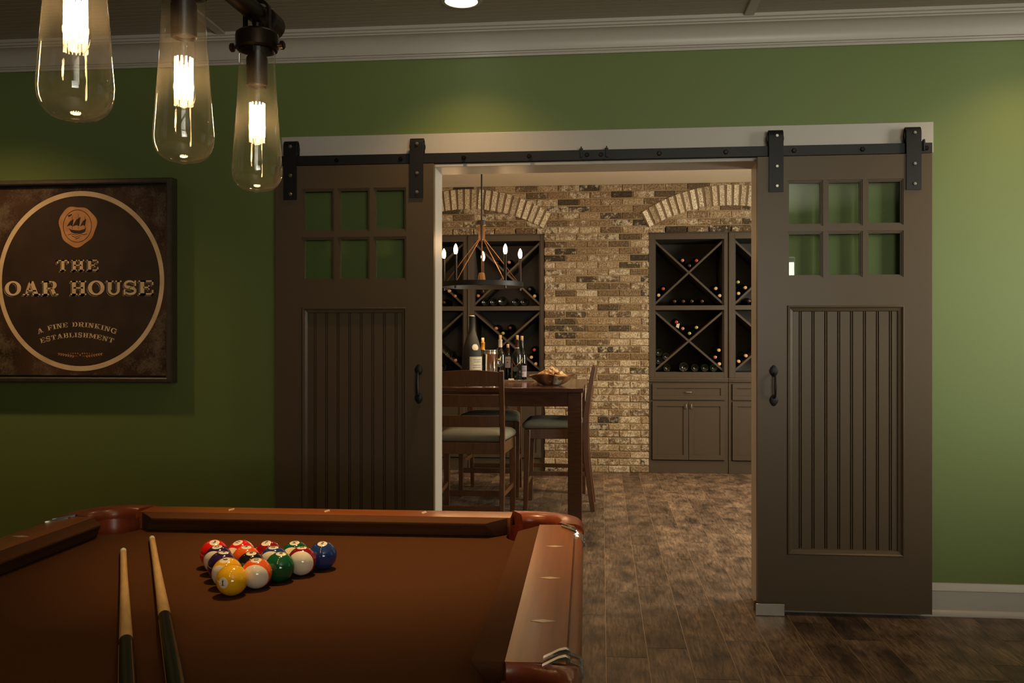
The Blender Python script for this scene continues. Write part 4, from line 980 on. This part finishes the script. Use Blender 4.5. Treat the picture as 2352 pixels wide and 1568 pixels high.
light('lamp', 'SPOT', (0, 0, 1.65), 26, WARM2, ch, spot_size=math.radians(75), spot_blend=.5, shadow_soft_size=.02)
for k_ in range(5):
    a = math.radians(90+72*k_)+math.atan(207/2060); cx_, cy_ = R0*math.cos(a), R0*math.sin(a)
    hu = (.022*math.cos(a), .022*math.sin(a))
    MB().tube([(hu[0], hu[1], 2.085), (hu[0], hu[1], 1.975), (cx_*.96, cy_*.96, 1.655)], .0034, 8).ob('arm', M['armmetal'], ch)
    MB().tube([(cx_, cy_, 1.600), (cx_, cy_, 1.618)], .009, 10).tube([(cx_, cy_, 1.655), (cx_, cy_, 1.842)], .0105, 14).ob('candle_sleeve', M['bronze'], ch)
    MB().lathe([(.007, 1.840), (.012, 1.850), (.0155, 1.866), (.0150, 1.882), (.010, 1.900), (.004, 1.912), (.0003, 1.916)], (cx_, cy_, 0), 14).ob('bulb', M['candle'], ch, smooth=60)
    light('lamp', 'POINT', (cx_, cy_, 1.940), 3.5, WARM, ch, shadow_soft_size=.015)

# ================================================================== THINGS ON THE COUNTER TABLE
TT = .9142
ty = thing('serving_tray', 'black rectangular tray with a silver rim under the wine bottles', 'tray', (-.82, 6.93, TT))
MB().box(-.30, .30, -.15, .15, .0, .008).ob('tray_base', M['slate'], ty, smooth=0)
MB().box(-.30, .30, -.156, -.148, 0, .014).box(-.30, .30, .148, .156, 0, .014).box(-.306, -.298, -.156, .156, 0, .014).box(.298, .306, -.156, .156, 0, .014).ob('tray_rim', M['silver'], ty, bevel=.001)
TB = TT+.009
def bottle(x, y, zb, label, sc=1.0, cap='capdark', cork='cork', gm='bottle', lab=None, wine=True, group='open wine bottles on the tray'):
    t = thing('wine_bottle', label, 'bottle', (x, y, zb), group=group)
    r = .0375*sc
    MB().lathe([(.001, .018*sc), (r*.7, .003), (r*.95, 0), (r, .006), (r, .185*sc), (r*.92, .205*sc), (r*.6, .228*sc), (.0155, .245*sc), (.0140, .262*sc), (.0140, .302*sc), (.0155, .303*sc), (.0155, .309*sc), (.012, .310*sc)], seg=28).ob('glass', M[gm], t, smooth=50)
    if cap: MB().lathe([(.0148, .252*sc), (.0152, .255*sc), (.0152, .302*sc), (.0165, .304*sc), (.0165, .311*sc), (.002, .3115*sc)], seg=20, cap0=False).ob('capsule', M[cap], t, smooth=40)
    MB().lathe([(.0095, .310*sc), (.0105, .312*sc), (.0110, .343*sc), (.0095, .3455*sc), (.001, .346*sc)], seg=16).ob('cork', M[cork], t, smooth=40)
    return t, r
def wrap(t, r, z0, z1, a0, a1, m, name='label', n=14, e=.0006):
    R = [[((r+e)*math.cos(math.radians(a0+(a1-a0)*i/n)), (r+e)*math.sin(math.radians(a0+(a1-a0)*i/n)), z_) for i in range(n+1)] for z_ in (z0, z1)]
    return MB().rings(R, False).ob(name, M[m], t, smooth=60, fixn=False)
t, r = bottle(-.785, 6.905, TB, 'dark wine bottle with white neck foil and a hanging medallion tag', cap='capwhite', gm='bottleblack', cork='cork')
def medallion(t, r, rad, z):
    MB().lathe([(.002, -.002), (rad, -.002), (rad*.96, -.006), (rad*.7, -.004), (.002, -.005)], (.0, -r-.004, z), 24, 'y').ob('medallion_tag', M['slate'], t)
    MB().tube([(0, -r-.006, z+rad), (.006, -r-.002, z+rad+.02), (.020, -.022, z+rad+.062), (.012, -.020, z+rad+.075), (0, -.018, z+rad+.055), (-.014, -.020, z+rad+.062), (-.012, -.024, z+rad+.045), (0, -r-.004, z+rad+.02), (0, -r-.006, z+rad)], .0014, 6).ob('copper_wire', M['gold'], t)
medallion(t, r, .026, .125)
t, r = bottle(-.735, 6.99, TB, 'dark wine bottle with a pale lilac label beside the medallion bottle', cap='capdark', gm='bottleblack', cork='cork', sc=.80)
wrap(t, r, .092, .178, -135, -40, 'lilac'); wrap(t, r, .13, .138, -100, -80, 'ink', 'label_print', e=.001); wrap(t, r, .155, .158, -120, -60, 'ink', 'label_print', e=.001)
t, r = bottle(-.655, 6.925, TB, 'wine bottle with copper wire hook and illustrated face label, tall cork', cap='capdark', cork='cork', gm='bottleblack')
wrap(t, r, .238, .250, -180, 0, 'paper', 'neck_band', e=-.0215)
MB().tube([(-.030, -.030, .165), (-.034, -.026, .152), (-.02, -r-.004, .125), (-.006, -r-.005, .105), (.012, -r-.003, .125), (.034, -.028, .150), (.044, -.020, .165), (.040, -.018, .170)], .0015, 6).ob('copper_wire', M['gold'], t)
MB().lathe([(.002, -.002), (.020, -.002), (.019, -.005), (.002, -.005)], (-.012, -r-.004, .084), 20, 'y').ob('medallion_tag', M['slate'], t)
t, r = bottle(-.625, 7.00, TB, 'green glass wine bottle with shorter cork at the right end of the tray', cap=None, cork='cork', gm='bottle', sc=.985)
wrap(t, r, .02, .108, -170, -10, 'lilac', 'picture_label')
M['facedark'] = mat('dark_violet_print', (.05, .03, .05), .7, noise=.8, nscale=40, col2=(.35, .28, .32)); M['skin_print'] = mat('salmon_print', (.6, .3, .18), .7, noise=.3, nscale=60); M['pinkprint'] = mat('pink_print', (.5, .12, .16), .7)
wrap(t, r, .062, .106, -150, -30, 'facedark', 'label_print', e=.0011); wrap(t, r, .024, .05, -150, -105, 'skin_print', 'label_print', e=.0011); wrap(t, r, .040, .048, -85, -65, 'pinkprint', 'label_print', e=.0012)
# giant matte bottle
bg = thing('giant_wine_bottle', 'very large dusty black wine bottle with cream label standing left on the table', 'bottle', (-.955, 6.55, TT))
MB().lathe([(.001, .01), (.05, .001), (.068, .002), (.073, .012), (.073, .19), (.068, .235), (.054, .295), (.036, .350), (.0255, .385), (.0225, .41), (.0215, .478), (.023, .480), (.023, .492), (.018, .494)], seg=36).ob('glass', M['matte'], bg, smooth=50)
MB().lathe([(.0215, .492), (.023, .4935), (.019, .4965), (.001, .497)], seg=24).ob('lip', M['gold'], bg)
wrap(bg, .073, .04, .195, -95, 5, 'paper')
for zz in (.065, .08, .095, .115, .13, .155, .17): wrap(bg, .073, zz, zz+.003, -85+random.random()*15, -20, 'ink', 'label_print', e=.001)
MB().rings([[((r_+.0012)*math.cos(math.radians(-58+w_*(k/3-1))), (r_+.0012)*math.sin(math.radians(-58+w_*(k/3-1))), z_) for k in range(7)] for r_, z_, w_ in ((.0665, .242, 12), (.0650, .252, 21), (.0622, .264, 23), (.0590, .276, 20), (.0565, .286, 10))], False).ob('seal_label', M['paper'], bg, smooth=60, fixn=False)
# ice bucket with bottle
ib = thing('ice_bucket', 'shiny silver ice bucket with ring handles on the counter table', 'ice bucket', (-.830, 6.62, TT))
MB().lathe([(.050, 0), (.053, .004), (.056, .09), (.0575, .208), (.0605, .211), (.0605, .220), (.0585, .223), (.0585, .234), (.0605, .238), (.059, .243), (.0565, .238), (.0560, .21), (.0545, .08), (.050, .008), (.001, .007)], seg=40, cap0=True).ob('bucket', M['silver'], ib, smooth=50)
for s_ in (-1, 1): MB().tube([(s_*.0665+s_*.012*math.cos(2*PI*i/16)*.6, -.003, .155+.020*math.sin(2*PI*i/16)) for i in range(16)], .0025, 8, closed=True).ob('ring_handle', M['silver'], ib)
t, r = bottle(-.897, 6.722, TT+.0005, 'wine bottle with orange neck foil standing behind the silver ice bucket', cap='caporange', cork='cork', gm='bottleblack', sc=.965, group=None)
# bowl of corks
bw = thing('carved_bowl', 'rustic carved root wood bowl heaped with wine corks on the right of the table', 'bowl', (-.352, 6.275, TT))
R = []; N_ = 40
def wobr(a, k): return 1+k*(.10*math.sin(2*a+.5)+.06*math.sin(5*a)+.04*math.sin(9*a+1))
for (rr, zz, k_) in ((.001, .001, 0), (.062, .002, .5), (.085, .014, .8), (.110, .035, 1), (.133, .058, 1.2), (.147, .072, 1.4), (.142, .073, 1.4), (.125, .057, 1.2), (.100, .036, 1), (.07, .020, .8), (.001, .014, 0)):
    R.append([(rr*wobr(2*PI*i/N_, k_)*math.cos(2*PI*i/N_), rr*.85*wobr(2*PI*i/N_, k_)*math.sin(2*PI*i/N_), zz+(k_ > 1)*.010*math.sin(3*2*PI*i/N_+1)) for i in range(N_)])
MB().rings(R, True, False, False).ob('bowl', M['burl'], bw, smooth=40)
Pp = []
for (rr, zz) in ((.079, .008), (.105, .030), (.128, .053), (.143, .068)):
    Pp.append([((rr+.003)*wobr(a, 1)*math.cos(a), (rr+.003)*.85*wobr(a, 1)*math.sin(a), zz) for a in [math.radians(-80+35*i/6) for i in range(7)]])
MB().rings(Pp, False).ob('bark_patch', M['bark'], bw, smooth=60)
# corks: a heap, each its own object
cs = MB().lathe([(.0095, -.021), (.0108, -.019), (.0108, .019), (.0095, .021)], seg=12).ob('cork', M['cork'], smooth=40); cork_src = cs
rng = random.Random(3); k_ = 0; src_used = False
cks = []
for lvl, (rad, zz, cnt) in enumerate(((.085, .040, 12), (.095, .062, 15), (.070, .080, 12), (.040, .096, 7), (.012, .108, 3))):
    for i in range(cnt):
        a = 2*PI*i/cnt+rng.random()*.4; rr = rad*(.72+.38*rng.random())
        cks.append((-.352+rr*math.cos(a), 6.275+rr*.8*math.sin(a), TT+zz+rng.uniform(-.004, .004), rng.uniform(.9, 2.2), rng.uniform(0, 6.3), lvl))
for i, (x, y, z_, t1, t2, lvl) in enumerate(cks):
    o = cs if i == 0 else cs.copy()
    if i: C.objects.link(o)
    o.location = (x, y, z_); o.rotation_euler = (t1, 0, t2)
    tag(o, 'wine cork heaped in the rustic carved wooden bowl', 'cork', 'wine corks heaped in the carved bowl')
M['card'] = M['paper']
cd = MB().box(-.715, -.675, 6.84, 6.862, TB, TB+.012).ob('small_card', M['paper'], smooth=0); tag(cd, 'small cream card lying on the tray between the bottles', 'card')
